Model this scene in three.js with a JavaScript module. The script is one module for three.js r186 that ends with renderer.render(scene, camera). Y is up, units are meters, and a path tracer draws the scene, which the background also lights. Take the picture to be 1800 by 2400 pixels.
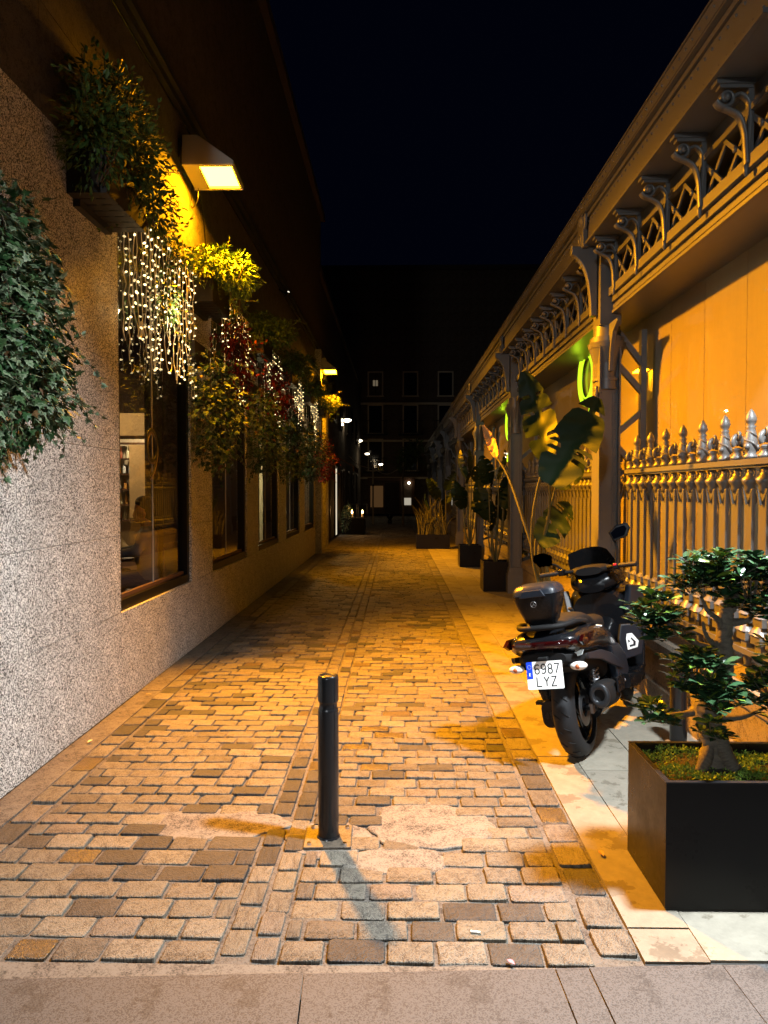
import * as THREE from 'three';
import { mergeGeometries, mergeVertices, toCreasedNormals } from 'three/addons/utils/BufferGeometryUtils.js';
import { RoundedBoxGeometry } from 'three/addons/geometries/RoundedBoxGeometry.js';
import { MarchingCubes } from 'three/addons/objects/MarchingCubes.js';
import { RectAreaLightUniformsLib } from 'three/addons/lights/RectAreaLightUniformsLib.js';

// ---------------------------------------------------------------- camera, sky, lights, exposure
const renderer = new THREE.WebGLRenderer({ antialias: true });
renderer.setSize(768, 1024);
renderer.toneMapping = THREE.LinearToneMapping;
renderer.toneMappingExposure = 1.0;
renderer.shadowMap.enabled = true;
RectAreaLightUniformsLib.init();
const scene = new THREE.Scene();
const camera = new THREE.PerspectiveCamera(70.43, 0.75, 0.05, 900);
camera.rotation.order = 'YXZ';
camera.position.set(0, 1.69, 0);
camera.rotation.y = Math.atan(30 / 1700);
camera.rotation.x = -Math.atan(51 / 1700);
{ // clear night sky, very dark blue
  const w = 32, h = 16, a = new Float32Array(w * h * 4);
  for (let i = 0; i < w * h; i++) a.set([0.0004, 0.0007, 0.0028, 1], i * 4);
  const sky = new THREE.DataTexture(a, w, h, THREE.RGBAFormat, THREE.FloatType);
  sky.mapping = THREE.EquirectangularReflectionMapping; sky.needsUpdate = true;
  scene.background = sky; scene.environment = sky;
}
const moon = new THREE.DirectionalLight(0xbfd0ff, 0.003);
moon.name = 'moonlight'; moon.position.set(-20, 60, 40); moon.castShadow = true; scene.add(moon);
// lamp strengths and colours (each light is made inside its own fitting further down)
const SODIUM = new THREE.Color().setRGB(1, 0.365, 0.003), SODIUM_I = 880, SODIUM_L = 800;
const STREET = new THREE.Color().setRGB(0.9, 0.965, 1), STREET_L = 4100;
const FAR_L = 800;

// ---------------------------------------------------------------- helpers
const V3 = (x, y, z) => new THREE.Vector3(x, y, z);
function rngOf(s) { return () => { s = (s + 0x6d2b79f5) | 0; let t = Math.imul(s ^ (s >>> 15), 1 | s); t = (t + Math.imul(t ^ (t >>> 7), 61 | t)) ^ t; return ((t ^ (t >>> 14)) >>> 0) / 4294967296; }; }
const R = rngOf(7);
const rr = (a, b, r = R) => a + (b - a) * r();
const lerp = (a, b, t) => a + (b - a) * t;
const smooth = (a, b, x) => { const t = Math.min(1, Math.max(0, (x - a) / (b - a))); return t * t * (3 - 2 * t); };
const taken = {};
const numbered = (n) => { taken[n] = (taken[n] ?? -1) + 1; return taken[n] ? n + '_' + String(taken[n]).padStart(3, '0') : n; };
function shade(o) { o.traverse((m) => { if (m.isMesh) { m.castShadow = true; m.receiveShadow = true; } }); return o; }
function thing(name, label, category, pos = [0, 0, 0], group, turn = 0) {
  const o = new THREE.Group(); o.name = numbered(name); o.position.set(...pos); o.rotation.y = turn;
  o.userData = { label, category }; if (group) o.userData.group = group; scene.add(o); return o;
}
function part(name, geo, mat, parent, label) {
  const m = new THREE.Mesh(Array.isArray(geo) ? merged(geo) : geo, mat); m.name = name; m.castShadow = m.receiveShadow = true;
  if (label) m.userData.label = label; parent.add(m); return m;
}
function single(name, label, category, geo, mat, pos, group) {
  const m = new THREE.Mesh(Array.isArray(geo) ? merged(geo) : geo, mat); m.name = numbered(name); m.castShadow = m.receiveShadow = true;
  if (pos) m.position.set(...pos); m.userData = { label, category }; if (group) m.userData.group = group; scene.add(m); return m;
}
function structGroup(name) { const o = new THREE.Group(); o.name = numbered(name); o.userData = { kind: 'structure' }; scene.add(o); return o; }
function merged(list) {
  const out = list.map((g) => { let q = g.index ? g.toNonIndexed() : g.clone(); if (!q.attributes.normal) q.computeVertexNormals(); for (const k of Object.keys(q.attributes)) if (!['position', 'normal', 'uv', 'color'].includes(k)) q.deleteAttribute(k); return q; });
  const col = out.some((g) => g.attributes.color), uv = out.every((g) => g.attributes.uv);
  for (const g of out) { if (!uv && g.attributes.uv) g.deleteAttribute('uv'); if (col && !g.attributes.color) g.setAttribute('color', new THREE.BufferAttribute(new Float32Array(g.attributes.position.count * 3).fill(1), 3)); }
  return mergeGeometries(out);
}
// uv in metres from the position, by the axis the face points along
function metric(g, s = 1, ox = 0, oy = 0) {
  if (g.index) g = g.toNonIndexed(); if (!g.attributes.normal) g.computeVertexNormals();
  const p = g.attributes.position, n = g.attributes.normal, uv = new Float32Array(p.count * 2);
  for (let t = 0; t < p.count; t += 3) {
    let nx = 0, ny = 0, nz = 0; for (let k = 0; k < 3; k++) { nx += n.getX(t + k); ny += n.getY(t + k); nz += n.getZ(t + k); }
    nx = Math.abs(nx); ny = Math.abs(ny); nz = Math.abs(nz);
    for (let k = t; k < t + 3; k++) {
      const x = p.getX(k), y = p.getY(k), z = p.getZ(k);
      const [u, v] = ny >= nx && ny >= nz ? [x, z] : nx >= nz ? [z, y] : [x, y];
      uv[2 * k] = u / s + ox; uv[2 * k + 1] = v / s + oy;
    }
  }
  g.setAttribute('uv', new THREE.BufferAttribute(uv, 2)); return g;
}
// box between two corners; x, height, distance down the alley (z = -distance)
const bx = (x0, x1, y0, y1, d0, d1, s = 1) => { const g = new THREE.BoxGeometry(Math.abs(x1 - x0), Math.abs(y1 - y0), Math.abs(d1 - d0)); g.translate((x0 + x1) / 2, (y0 + y1) / 2, -(d0 + d1) / 2); return metric(g, s); };
const box = (w, h, l, x = 0, y = 0, z = 0) => { const g = new THREE.BoxGeometry(w, h, l); g.translate(x, y, z); return metric(g); };
const rbox = (w, h, l, r, x = 0, y = 0, z = 0) => { const g = new RoundedBoxGeometry(w, h, l, 2, r); g.translate(x, y, z); return metric(g); };
const cyl = (r0, r1, h, n = 16, x = 0, y = 0, z = 0) => { const g = new THREE.CylinderGeometry(r1, r0, h, n); g.translate(x, y + h / 2, z); return g.toNonIndexed(); };
const lathe = (pts, n = 16) => new THREE.LatheGeometry(pts.map((p) => new THREE.Vector2(p[0], p[1])), n).toNonIndexed();
const xf = (g, { p = [0, 0, 0], r = [0, 0, 0], s = [1, 1, 1] } = {}) => g.clone().applyMatrix4(new THREE.Matrix4().compose(V3(...p), new THREE.Quaternion().setFromEuler(new THREE.Euler(...r)), V3(...s)));
const bar = (a, b, r, n = 8, r2 = r) => { const A = V3(...a), B = V3(...b), L = A.distanceTo(B), g = new THREE.CylinderGeometry(r2, r, L, n); g.translate(0, L / 2, 0); g.applyQuaternion(new THREE.Quaternion().setFromUnitVectors(V3(0, 1, 0), B.clone().sub(A).normalize())); g.translate(A.x, A.y, A.z); return g.toNonIndexed(); };
const flat = (a, b, w, t, up = [0, 0, 1]) => { // rectangular bar from a to b, w across (perpendicular to up), t along up
  const A = V3(...a), B = V3(...b), y = B.clone().sub(A), L = y.length(); y.normalize(); const z = V3(...up); const x = y.clone().cross(z).normalize(); z.crossVectors(x, y);
  const g = new THREE.BoxGeometry(w, L, t); g.translate(0, L / 2, 0); g.applyMatrix4(new THREE.Matrix4().makeBasis(x, y, z).setPosition(A)); return metric(g);
};
const tube = (pts, r, seg = 20, n = 6) => new THREE.TubeGeometry(new THREE.CatmullRomCurve3(pts.map((p) => V3(...p))), seg, r, n).toNonIndexed();
// tube whose radius follows rs along the path
function taper(pts, rs, seg = 24, n = 8, knob = 0, r = R) {
  const c = new THREE.CatmullRomCurve3(pts.map((p) => V3(...p))), fr = c.computeFrenetFrames(seg), pos = [], idx = [], uv = [];
  for (let i = 0; i <= seg; i++) {
    const t = i / seg, P = c.getPoint(t), k = t * (rs.length - 1), a = Math.min(rs.length - 2, Math.floor(k)), rad = lerp(rs[a], rs[a + 1], k - a);
    for (let j = 0; j <= n; j++) { const th = (j % n) / n * Math.PI * 2, q = rad * (1 + knob * Math.sin(th * 3 + i * 1.3 + Math.sin(i) * 2)); const v = P.clone().addScaledVector(fr.normals[i], Math.cos(th) * q).addScaledVector(fr.binormals[i], Math.sin(th) * q); pos.push(v.x, v.y, v.z); uv.push(j / n, t * 3); }
  }
  for (let i = 0; i < seg; i++) for (let j = 0; j < n; j++) { const a = i * (n + 1) + j, b = a + n + 1; idx.push(a, b, a + 1, b, b + 1, a + 1); }
  const g = new THREE.BufferGeometry(); g.setAttribute('position', new THREE.Float32BufferAttribute(pos, 3)); g.setAttribute('uv', new THREE.Float32BufferAttribute(uv, 2)); g.setIndex(idx); g.computeVertexNormals(); return g.toNonIndexed();
}
// body through rounded cross-sections along x: [x, yc, halfWidth, halfHeight, squareness, zOffset]
function loft(secs, n = 20, crease = 0.7, caps = true) {
  const pos = [], idx = [];
  for (const [x, yc, w, h, e = 2.4, zo = 0] of secs) for (let j = 0; j < n; j++) {
    const th = j / n * Math.PI * 2, c = Math.cos(th), s = Math.sin(th), f = (q) => Math.sign(q) * Math.pow(Math.abs(q), 2 / e);
    pos.push(x, yc + h * f(s), zo + w * f(c));
  }
  for (let i = 0; i < secs.length - 1; i++) for (let j = 0; j < n; j++) { const a = i * n + j, b = i * n + (j + 1) % n, c = a + n, d = b + n; idx.push(a, b, c, b, d, c); }
  if (caps) for (const [i, fl] of [[0, 0], [secs.length - 1, 1]]) { const k = pos.length / 3, s = secs[i]; pos.push(s[0], s[1], s[5] ?? 0); for (let j = 0; j < n; j++) { const a = i * n + j, b = i * n + (j + 1) % n; fl ? idx.push(k, a, b) : idx.push(k, b, a); } }
  const g = new THREE.BufferGeometry(); g.setAttribute('position', new THREE.Float32BufferAttribute(pos, 3)); g.setIndex(idx); return metric(toCreasedNormals(g, crease));
}
// plate cut along an outline, with thickness and a small bevel
function plate(pts, t, bevel = 0, curve = 4, holes = []) {
  const s = new THREE.Shape(); s.moveTo(...pts[0]); for (const p of pts.slice(1)) p.length === 2 ? s.lineTo(...p) : p.length === 4 ? s.quadraticCurveTo(...p) : s.bezierCurveTo(...p);
  for (const h of holes) { const q = new THREE.Path(); h(q); s.holes.push(q); }
  const g = new THREE.ExtrudeGeometry(s, { depth: t, bevelEnabled: bevel > 0, bevelSize: bevel, bevelThickness: bevel, bevelSegments: 2, curveSegments: curve * 2 }); g.translate(0, 0, -t / 2); return metric(g);
}

// ---------------------------------------------------------------- procedural textures
function field(N, octs, seed) { // tileable noise, octs = [[cells, weight], ...], result about 0..1
  const r = rngOf(seed), out = new Float32Array(N * N); let tw = 0;
  for (const [c, w] of octs) {
    const L = new Float32Array(c * c); for (let i = 0; i < c * c; i++) L[i] = r(); tw += w;
    for (let y = 0; y < N; y++) { const fy = y / N * c, y0 = Math.floor(fy), ty = fy - y0, sy = ty * ty * (3 - 2 * ty), r0 = (y0 % c) * c, r1 = ((y0 + 1) % c) * c;
      for (let x = 0; x < N; x++) { const fx = x / N * c, x0 = Math.floor(fx), tx = fx - x0, sx = tx * tx * (3 - 2 * tx), a = x0 % c, b = (x0 + 1) % c; const p = L[r0 + a] + (L[r0 + b] - L[r0 + a]) * sx, q = L[r1 + a] + (L[r1 + b] - L[r1 + a]) * sx; out[y * N + x] += w * (p + (q - p) * sy); } }
  }
  for (let i = 0; i < out.length; i++) out[i] /= tw; return out;
}
function tex(N, fn, srgb = true) { // fn(i, x, y) -> [r,g,b] linear when srgb, else plain values
  const d = new Uint8Array(N * N * 4), e = (v) => { v = Math.min(1, Math.max(0, v)); return srgb ? (v <= 0.0031308 ? v * 12.92 : 1.055 * Math.pow(v, 1 / 2.4) - 0.055) : v; };
  for (let i = 0; i < N * N; i++) { const c = fn(i, i % N, (i / N) | 0); d[i * 4] = e(c[0]) * 255; d[i * 4 + 1] = e(c[1]) * 255; d[i * 4 + 2] = e(c[2]) * 255; d[i * 4 + 3] = 255; }
  const t = new THREE.DataTexture(d, N, N); t.wrapS = t.wrapT = THREE.RepeatWrapping; t.magFilter = THREE.LinearFilter; t.minFilter = THREE.LinearMipmapLinearFilter; t.generateMipmaps = true; t.colorSpace = srgb ? THREE.SRGBColorSpace : THREE.NoColorSpace; t.needsUpdate = true; return t;
}
const g3 = (v) => [v, v, v];
const lin = (r, g, b) => new THREE.Color().setRGB(r, g, b);
const std = (o) => new THREE.MeshStandardMaterial(o);
const phys = (o) => new THREE.MeshPhysicalMaterial(o);

const nGrain = field(1024, [[150, 1], [300, 1], [500, .4]], 11), nCoarse = field(1024, [[6, 1], [14, .6], [40, .35]], 12), nMid = field(1024, [[24, 1], [60, .7], [150, .5], [380, .35]], 13);
// speckled granite, 1 unit of uv = 0.9 m
const graniteMap = tex(1024, (i) => { const a = nGrain[i], b = nCoarse[i]; let v = a < 0.42 ? 0.03 : a < 0.465 ? lerp(0.05, 0.40, (a - 0.42) / 0.045) : a < 0.55 ? lerp(0.40, 0.66, (a - 0.465) / 0.085) : lerp(0.66, 0.9, Math.min(1, (a - 0.55) / 0.1)); v *= 0.82 + 0.36 * b; return [v, v * 0.985, v * 0.95]; });
const graniteBump = tex(1024, (i) => g3(nGrain[i]), false);
// rough stone for setts, slabs and plinths: multiplies the material's colour
const stoneMap = tex(1024, (i) => { let v = 0.58 + 0.8 * (nMid[i] - 0.5) + 0.4 * (nCoarse[i] - 0.5) + 1.1 * (nGrain[i] - 0.5); v = Math.max(0.12, v * 1.45); return [v, v * (0.97 + 0.06 * (nCoarse[i] - .5)), v * 0.94]; });
const stoneBump = tex(1024, (i) => g3(0.55 * nMid[i] + 0.35 * nGrain[i] + 0.2 * nCoarse[i]), false);
const nStain = field(1024, [[5, 1], [11, .7], [23, .5], [60, .3], [160, .2]], 21);
const slabMap = tex(1024, (i) => { const s = smooth(0.56, 0.62, nStain[i]); let v = 0.9 + 0.35 * (nMid[i] - .5) + 0.3 * (nCoarse[i] - .5); const w = lerp(1, 0.62, s); return [v * w, v * w * lerp(0.97, 0.93, s), v * w * lerp(0.9, 0.8, s)]; });
const paveMap = tex(1024, (i) => { const a = nGrain[i]; let v = a < 0.42 ? 0.45 : a < 0.5 ? 0.8 : 1.15; v *= (0.7 + 0.6 * nCoarse[i]) * lerp(1, .6, smooth(.57, .63, nStain[i])); return [v, v * 0.985, v * 0.975]; });
const paintMap = tex(512, (i, x, y) => { const k = (y * 2) * 1024 + x * 2; const v = 0.93 + 0.14 * (nCoarse[k] - .5) + 0.1 * (nMid[k] - .5); return g3(v); });
const nStreak = field(512, [[7, 1], [19, .6], [70, .5], [200, .25]], 31);
const panelMap = tex(512, (i, x, y) => { const k = ((y >> 3) % 512) * 512 + x, v = 0.93 + 0.2 * (nStreak[k] - .5) + 0.1 * (nStreak[i] - .5); return [v, v * .985, v * .96]; });
const smudge = tex(512, (i) => g3(0.28 + 0.55 * nStreak[i]), false);
const woodMap = tex(512, (i, x, y) => { const k = y * 512 + ((x >> 4) % 512), v = 0.7 + 0.5 * nStreak[k]; return [v, v * .85, v * .7]; });
const barkMap = tex(512, (i, x, y) => { const k = ((y * 3) % 512) * 512 + x, v = 0.5 + 0.9 * (nStreak[k] - .2); return [v, v * .92, v * .82]; });

const M = {
  granite: std({ map: graniteMap, bumpMap: graniteBump, bumpScale: 0.0015, roughness: 0.62, color: lin(0.82, 0.815, 0.8) }),
  render: std({ map: stoneMap, bumpMap: stoneBump, bumpScale: 0.004, roughness: 0.95, color: lin(0.07, 0.06, 0.05) }),  // wall finish; on the restaurant's upper front its dark tone paints in light falloff
  mortar: std({ map: stoneMap, bumpMap: stoneBump, bumpScale: 0.006, roughness: 0.95, color: lin(0.095, 0.085, 0.073) }),
  patch: std({ map: stoneMap, bumpMap: stoneBump, bumpScale: 0.003, roughness: 0.95, color: lin(0.155, 0.14, 0.12) }),
  joint: std({ roughness: 1, color: lin(0.03, 0.028, 0.025) }),
  slab: std({ map: slabMap, bumpMap: stoneBump, bumpScale: 0.0012, roughness: 0.8, color: lin(0.19, 0.178, 0.15) }),
  slab2: std({ map: slabMap, bumpMap: stoneBump, bumpScale: 0.0012, roughness: 0.8, color: lin(0.16, 0.147, 0.124) }),
  gutter: std({ map: stoneMap, bumpMap: stoneBump, bumpScale: 0.002, roughness: 0.9, color: lin(0.12, 0.107, 0.09) }),
  pave: std({ map: paveMap, bumpMap: graniteBump, bumpScale: 0.001, roughness: 0.75, color: lin(0.055, 0.054, 0.054) }),
  plinth: std({ map: stoneMap, bumpMap: stoneBump, bumpScale: 0.004, roughness: 0.85, color: lin(0.16, 0.13, 0.095) }),
  iron: phys({ map: paintMap, roughness: 0.42, color: lin(0.1, 0.098, 0.095), clearcoat: 0.2, clearcoatRoughness: 0.4 }),
  ironDark: phys({ map: paintMap, roughness: 0.55, color: lin(0.03, 0.03, 0.031), specularIntensity: .3 }),
  panel: phys({ map: panelMap, roughness: 0.5, color: lin(0.195, 0.16, 0.098), clearcoat: 0.8, clearcoatRoughness: 0.012 }),
  black: phys({ roughness: 0.35, roughnessMap: smudge, color: lin(0.008, 0.008, 0.009), specularIntensity: .6, clearcoat: 0.2, clearcoatRoughness: 0.25 }),
  planter: phys({ specularIntensity: .35, roughness: 0.6, roughnessMap: smudge, color: lin(0.006, 0.0055, 0.0055) }),
  frame: phys({ roughness: 0.4, specularIntensity: .35, color: lin(0.006, 0.0055, 0.005) }),
  glass: phys({ transmission: 1, roughness: 0.0, ior: 1.5, thickness: 0, color: lin(0.93, 0.93, 0.92) }),
  wood: std({ map: woodMap, roughness: 0.6, color: lin(0.09, 0.045, 0.025) }),
  darkWall: std({ roughness: 0.9, color: lin(0.05, 0.035, 0.028) }),
  cream: std({ map: paintMap, roughness: 0.85, color: lin(0.62, 0.5, 0.34) }),
  soil: std({ map: stoneMap, bumpMap: stoneBump, bumpScale: 0.01, roughness: 1, color: lin(0.05, 0.04, 0.03) }),
  bark: std({ map: barkMap, bumpMap: barkMap, bumpScale: 0.004, roughness: 0.85, color: lin(0.15, 0.135, 0.115) }),
  twig: std({ roughness: 0.9, color: lin(0.07, 0.045, 0.025) }),
  white: std({ roughness: 0.5, color: lin(0.78, 0.78, 0.76) }),
  chrome: std({ roughness: 0.15, metalness: 1, color: lin(0.75, 0.75, 0.76) }),
};
const leafMat = (o = {}) => phys({ vertexColors: true, roughness: 0.45, specularIntensity: 0.35, ...o });
M.leaf = leafMat(); M.leafGloss = leafMat({ roughness: 0.26, clearcoat: 0.3, clearcoatRoughness: 0.2, specularIntensity: .6 });
const glow = (c, e) => std({ color: lin(0, 0, 0), emissive: c, emissiveIntensity: e, roughness: 1 });

// ================================================================ GROUND
{ // far ground sheet under everything
  const g = metric(new THREE.PlaneGeometry(700, 700).rotateX(-Math.PI / 2)); g.translate(0, -0.12, 0);
  const m = part('ground', g, std({ roughness: 0.95, color: lin(0.05, 0.048, 0.045), map: stoneMap }), scene); m.userData.kind = 'structure'; m.name = numbered('ground');
}
const stoneTints = [[.118, .103, .079], [.112, .099, .078], [.127, .112, .084], [.105, .094, .075], [.118, .101, .083], [.14, .126, .1], [.08, .07, .056], [.04, .037, .033], [.026, .025, .024], [.065, .044, .024]];
const tintWeights = [.17, .17, .15, .11, .1, .1, .08, .05, .04, .03];
const settMats = stoneTints.map((c, i) => std({ map: stoneMap, bumpMap: stoneBump, bumpScale: 0.011, roughness: i > 8 ? 0.42 : 0.72, color: lin(...c) }));
const pickTint = (r) => { let q = r(), i = 0; while (i < tintWeights.length - 1 && q > tintWeights[i]) q -= tintWeights[i++]; return i; };
// a sett of 1 x 1 in plan with worn, rounded corners; scaled when it is laid
function settGeo(seed, aspect) {
  const r = rngOf(seed), n = 12, ring = [];
  const cx = .035 + .03 * r(), q = () => 1 - .05 * r(), cz = cx * aspect * .8; // clipped corners, wavy sides, counter-clockwise from +x
  for (const [x, z] of [[.5, .12], [.5, .5 - cz], [.5 - cx, .5], [.05, .5], [-.5 + cx, .5], [-.5, .5 - cz], [-.5, -.1], [-.5, -.5 + cz], [-.5 + cx, -.5], [-.08, -.5], [.5 - cx, -.5], [.5, -.5 + cz]]) ring.push([x * q(), z * q()]);
  const rings = [[1.0, -0.045], [1.0, -0.005], [0.98, -0.0008], [0.9, 0.001 + 0.001 * r()]], pos = [], idx = [], tilt = [(r() - .5) * .006, (r() - .5) * .006];
  rings.forEach(([q, y], ri) => ring.forEach(([x, z]) => pos.push(x * (1 - (1 - q) * 0.9), y + (ri > 1 ? tilt[0] * x + tilt[1] * z : 0), z * (1 - (1 - q) * aspect * 0.9))));
  for (let i = 0; i < 3; i++) for (let k = 0; k < n; k++) { const a = i * n + k, b = i * n + (k + 1) % n; idx.push(a, a + n, b, b, a + n, b + n); }
  const c = pos.length / 3; pos.push(0, 0.0025 + 0.002 * (r() - .5), 0); for (let k = 0; k < n; k++) idx.push(c, 3 * n + (k + 1) % n, 3 * n + k);
  const g = new THREE.BufferGeometry(); g.setAttribute('position', new THREE.Float32BufferAttribute(pos, 3)); g.setIndex(idx); g.computeVertexNormals();
  const uv = []; const u0 = r() * 5, v0 = r() * 5; for (let i = 0; i < pos.length; i += 3) uv.push(u0 + pos[i] * 0.28, v0 + pos[i + 2] * 0.17); g.setAttribute('uv', new THREE.Float32BufferAttribute(uv, 2));
  return g.toNonIndexed();
}
const settGeos = [...Array(10)].map((_, i) => settGeo(100 + i, 1.6));
const street = structGroup('cobbled_street');
{
  const r = rngOf(5), list = [], soil = (x, d) => Math.sin(x * 2.1 + Math.sin(d * .9) * 1.3) * Math.sin(d * 1.35 + Math.sin(x * 1.7) * 1.1 + .6);
  const add = (x0, x1, d0, d1, j = 0.008) => { list.push({ x: (x0 + x1) / 2 + rr(-.003, .003, r), d: (d0 + d1) / 2 + rr(-.003, .003, r), w: x1 - x0 - j, l: d1 - d0 - j, y: rr(-.004, .004, r), rot: rr(-.012, .012, r), t: soil((x0 + x1) / 2, d0) > .45 && r() < .55 ? 6 + ((r() * 3) | 0) : pickTint(r), v: (r() * settGeos.length) | 0, tx: rr(-.018, .018, r), tz: rr(-.018, .018, r) }); };
  const END = 47.5;
  let d = 2.54, row = 0;
  while (d < END) { // courses across the lane, left and right of the twin drain line
    const p = d < 3.4 ? rr(.128, .142, r) : rr(.112, .126, r);
    for (const [a, b] of [[-1.825, -0.655], [-0.425, 0.715]]) {
      let x = a; const off = row % 2 ? rr(.06, .11, r) : rr(.15, .2, r); let w = off;
      while (x < b - 0.03) { const e = Math.min(b, x + w); const e2 = b - e < 0.06 ? b : e; add(x, e2, d, d + p, rr(.005, .013, r)); x = e2; w = rr(.165, .225, r); }
    }
    d += p; row++;
  }
  for (const [x0, x1] of [[-0.648, -0.545], [-0.535, -0.432]]) { let q = 2.54 + rr(0, .08, r); while (q < END) { const l = rr(.13, .18, r); add(x0, x1, q, q + l, .01); q += l; } }
  for (const [x0, x1] of [[-1.985, -1.84], [0.73, 0.885]]) { let q = 2.54 + rr(0, .08, r); while (q < END) { const l = rr(.17, .24, r); add(x0, x1, q, q + l, .012); q += l; } }
  const covered = (s) => { const e = (x, d, a, b) => Math.hypot((s.x - x) / (a + .03), (s.d - d) / (b + .02)) < 1; return e(-.92, 3.62, .30, .14) || e(.17, 3.62, .26, .21) || e(0, 3.27, .2, .1) || (Math.abs(s.x + .33) < .13 && Math.abs(s.d - 3.47) < .13); };
  const stones = list.filter((s) => !covered(s)).sort((a, b) => a.d * a.d + a.x * a.x * .2 - b.d * b.d - b.x * b.x * .2);
  const dry = (s) => { s.y -= 0; };
  stones.slice(0, 300).forEach((s) => { const m = part('cobblestone', settGeos[s.v], settMats[s.t], street); m.position.set(s.x, s.y, -s.d); m.scale.set(s.w, 1, s.l); m.rotation.set(s.tx, s.rot, s.tz); });
  const rest = stones.slice(300), mat = std({ map: stoneMap, bumpMap: stoneBump, bumpScale: 0.011, roughness: 0.72 });
  const inst = new THREE.InstancedMesh(settGeos[0], mat, rest.length), o = new THREE.Object3D();
  rest.forEach((s, i) => { o.position.set(s.x, s.y, -s.d); o.scale.set(s.w * (s.v % 2 ? 1 : -1), 1, s.l * (s.v % 3 ? 1 : -1)); o.rotation.set(s.tx, s.rot, s.tz); o.updateMatrix(); inst.setMatrixAt(i, o.matrix); inst.setColorAt(i, lin(...stoneTints[s.t].map((v) => v * (0.9 + 0.2 * ((i * 7919) % 100) / 100)))); });
  inst.name = 'cobblestones_beyond'; inst.userData.kind = 'stuff'; inst.castShadow = inst.receiveShadow = true; street.add(inst);
  // uneven mortar bed
  const W = 3.1, L = 45.4, g = new THREE.PlaneGeometry(W, L, 70, 900).rotateX(-Math.PI / 2), p = g.attributes.position;
  for (let i = 0; i < p.count; i++) { const x = p.getX(i), z = p.getZ(i); p.setY(i, -0.0105 + 0.0055 * (Math.sin(x * 9 + Math.sin(z * 7)) * Math.sin(z * 11 + 2 * Math.sin(x * 5)))); }
  g.translate(-0.55, 0, -2.44 - L / 2); g.computeVertexNormals(); part('mortar_bed', metric(g, 0.9), M.mortar, street);
  // thin cement repairs over sunken setts
  const repair = (cx, cd, rx, rd, seed) => { const q = rngOf(seed), n = 40, s = new THREE.Shape(); for (let k = 0; k <= n; k++) { const th = (k % n) / n * 6.2832, f = 1.12 + .07 * Math.sin(th * 3 + seed) + .05 * Math.sin(th * 7 + seed * 2) + .035 * Math.sin(th * 13 + seed); const P = [Math.cos(th) * rx * f, Math.sin(th) * rd * f]; k ? s.lineTo(...P) : s.moveTo(...P); }
    const e = new THREE.ExtrudeGeometry(s, { depth: .02, bevelEnabled: true, bevelSize: .012, bevelThickness: .006, bevelSegments: 2 }).rotateX(-Math.PI / 2); e.translate(cx, -.0262, -cd); part('cement_patch', metric(e, .9), M.patch, street); };
  repair(-.92, 3.62, .31, .145, 1); repair(.17, 3.63, .27, .22, 2); repair(0, 3.27, .21, .1, 4); repair(-.33, 3.47, .17, .15, 6);
  part('edging_strip', bx(-2.17, .9, -.05, -.005, 2.36, 2.535, .9), M.gutter, street);
}
{ // smooth gutter along the left wall, in lengths
  const gutter = structGroup('wall_gutter'); for (let d = 2.45, k = 0; d < 47; d += 1.2, k++) part('gutter_slab', bx(-2.17, -1.992, -.06, -.002 - .002 * (k % 3), d, d + 1.196, .9), M.gutter, gutter);
}
{ // right-hand footway of stone slabs, flush with the setts
  const walk = structGroup('side_footway'), r = rngOf(9);
  part('bedding', bx(.89, 2.4, -.08, -.012, 2.5, 47.5), M.joint, walk);
  for (const [x0, x1, off, l0, l1] of [[.893, 1.127, .2, .8, 1.05], [1.131, 1.497, 0, .75, .95], [1.501, 2.3, .35, .7, .9]]) {
    let d = 2.57 + .048 * x0 - .04; let first = off; while (d < 47) { const l = first || rr(l0, l1, r); first = 0; part('paving_slab', bx(x0, x1, -.05, rr(-.003, .002, r), d, d + l - .006, .9), r() < .5 ? M.slab : M.slab2, walk); d += l; }
  }
}
{ // street pavement in the foreground, slightly skewed to the lane
  const pv = structGroup('street_pavement'); pv.rotation.y = 0.048; pv.position.set(0, 0, -2.50);
  const xs = [-9, -4.6, -2.46, -.325, .56, .68, 1.16, 2.2, 4.4, 9], P = (x0, x1, z0, z1, y) => { const g = new THREE.BoxGeometry(x1 - x0 - .005, .05, z1 - z0 - .005); g.translate((x0 + x1) / 2, y - .025, (z0 + z1) / 2); return metric(g, .7, (x0 * 3.7) % 1, (z0 * 2.3) % 1); };
  for (let i = 0; i < xs.length - 1; i++) for (const [z0, z1] of [[0, 1.15], [1.15, 2.3], [2.3, 3.5]]) part('pavement_slab', P(xs[i], xs[i + 1], z0, z1, .0015 * ((i * 7) % 3)), M.pave, pv);
  part('bedding', (() => { const g = new THREE.BoxGeometry(18, .05, 3.5); g.translate(0, -.04, 1.75); return metric(g); })(), M.joint, pv);
  part('kerb', (() => { const g = new THREE.BoxGeometry(18, .14, .2); g.translate(0, -.071, 3.6); return metric(g, .7); })(), M.pave, pv);
}
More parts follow.
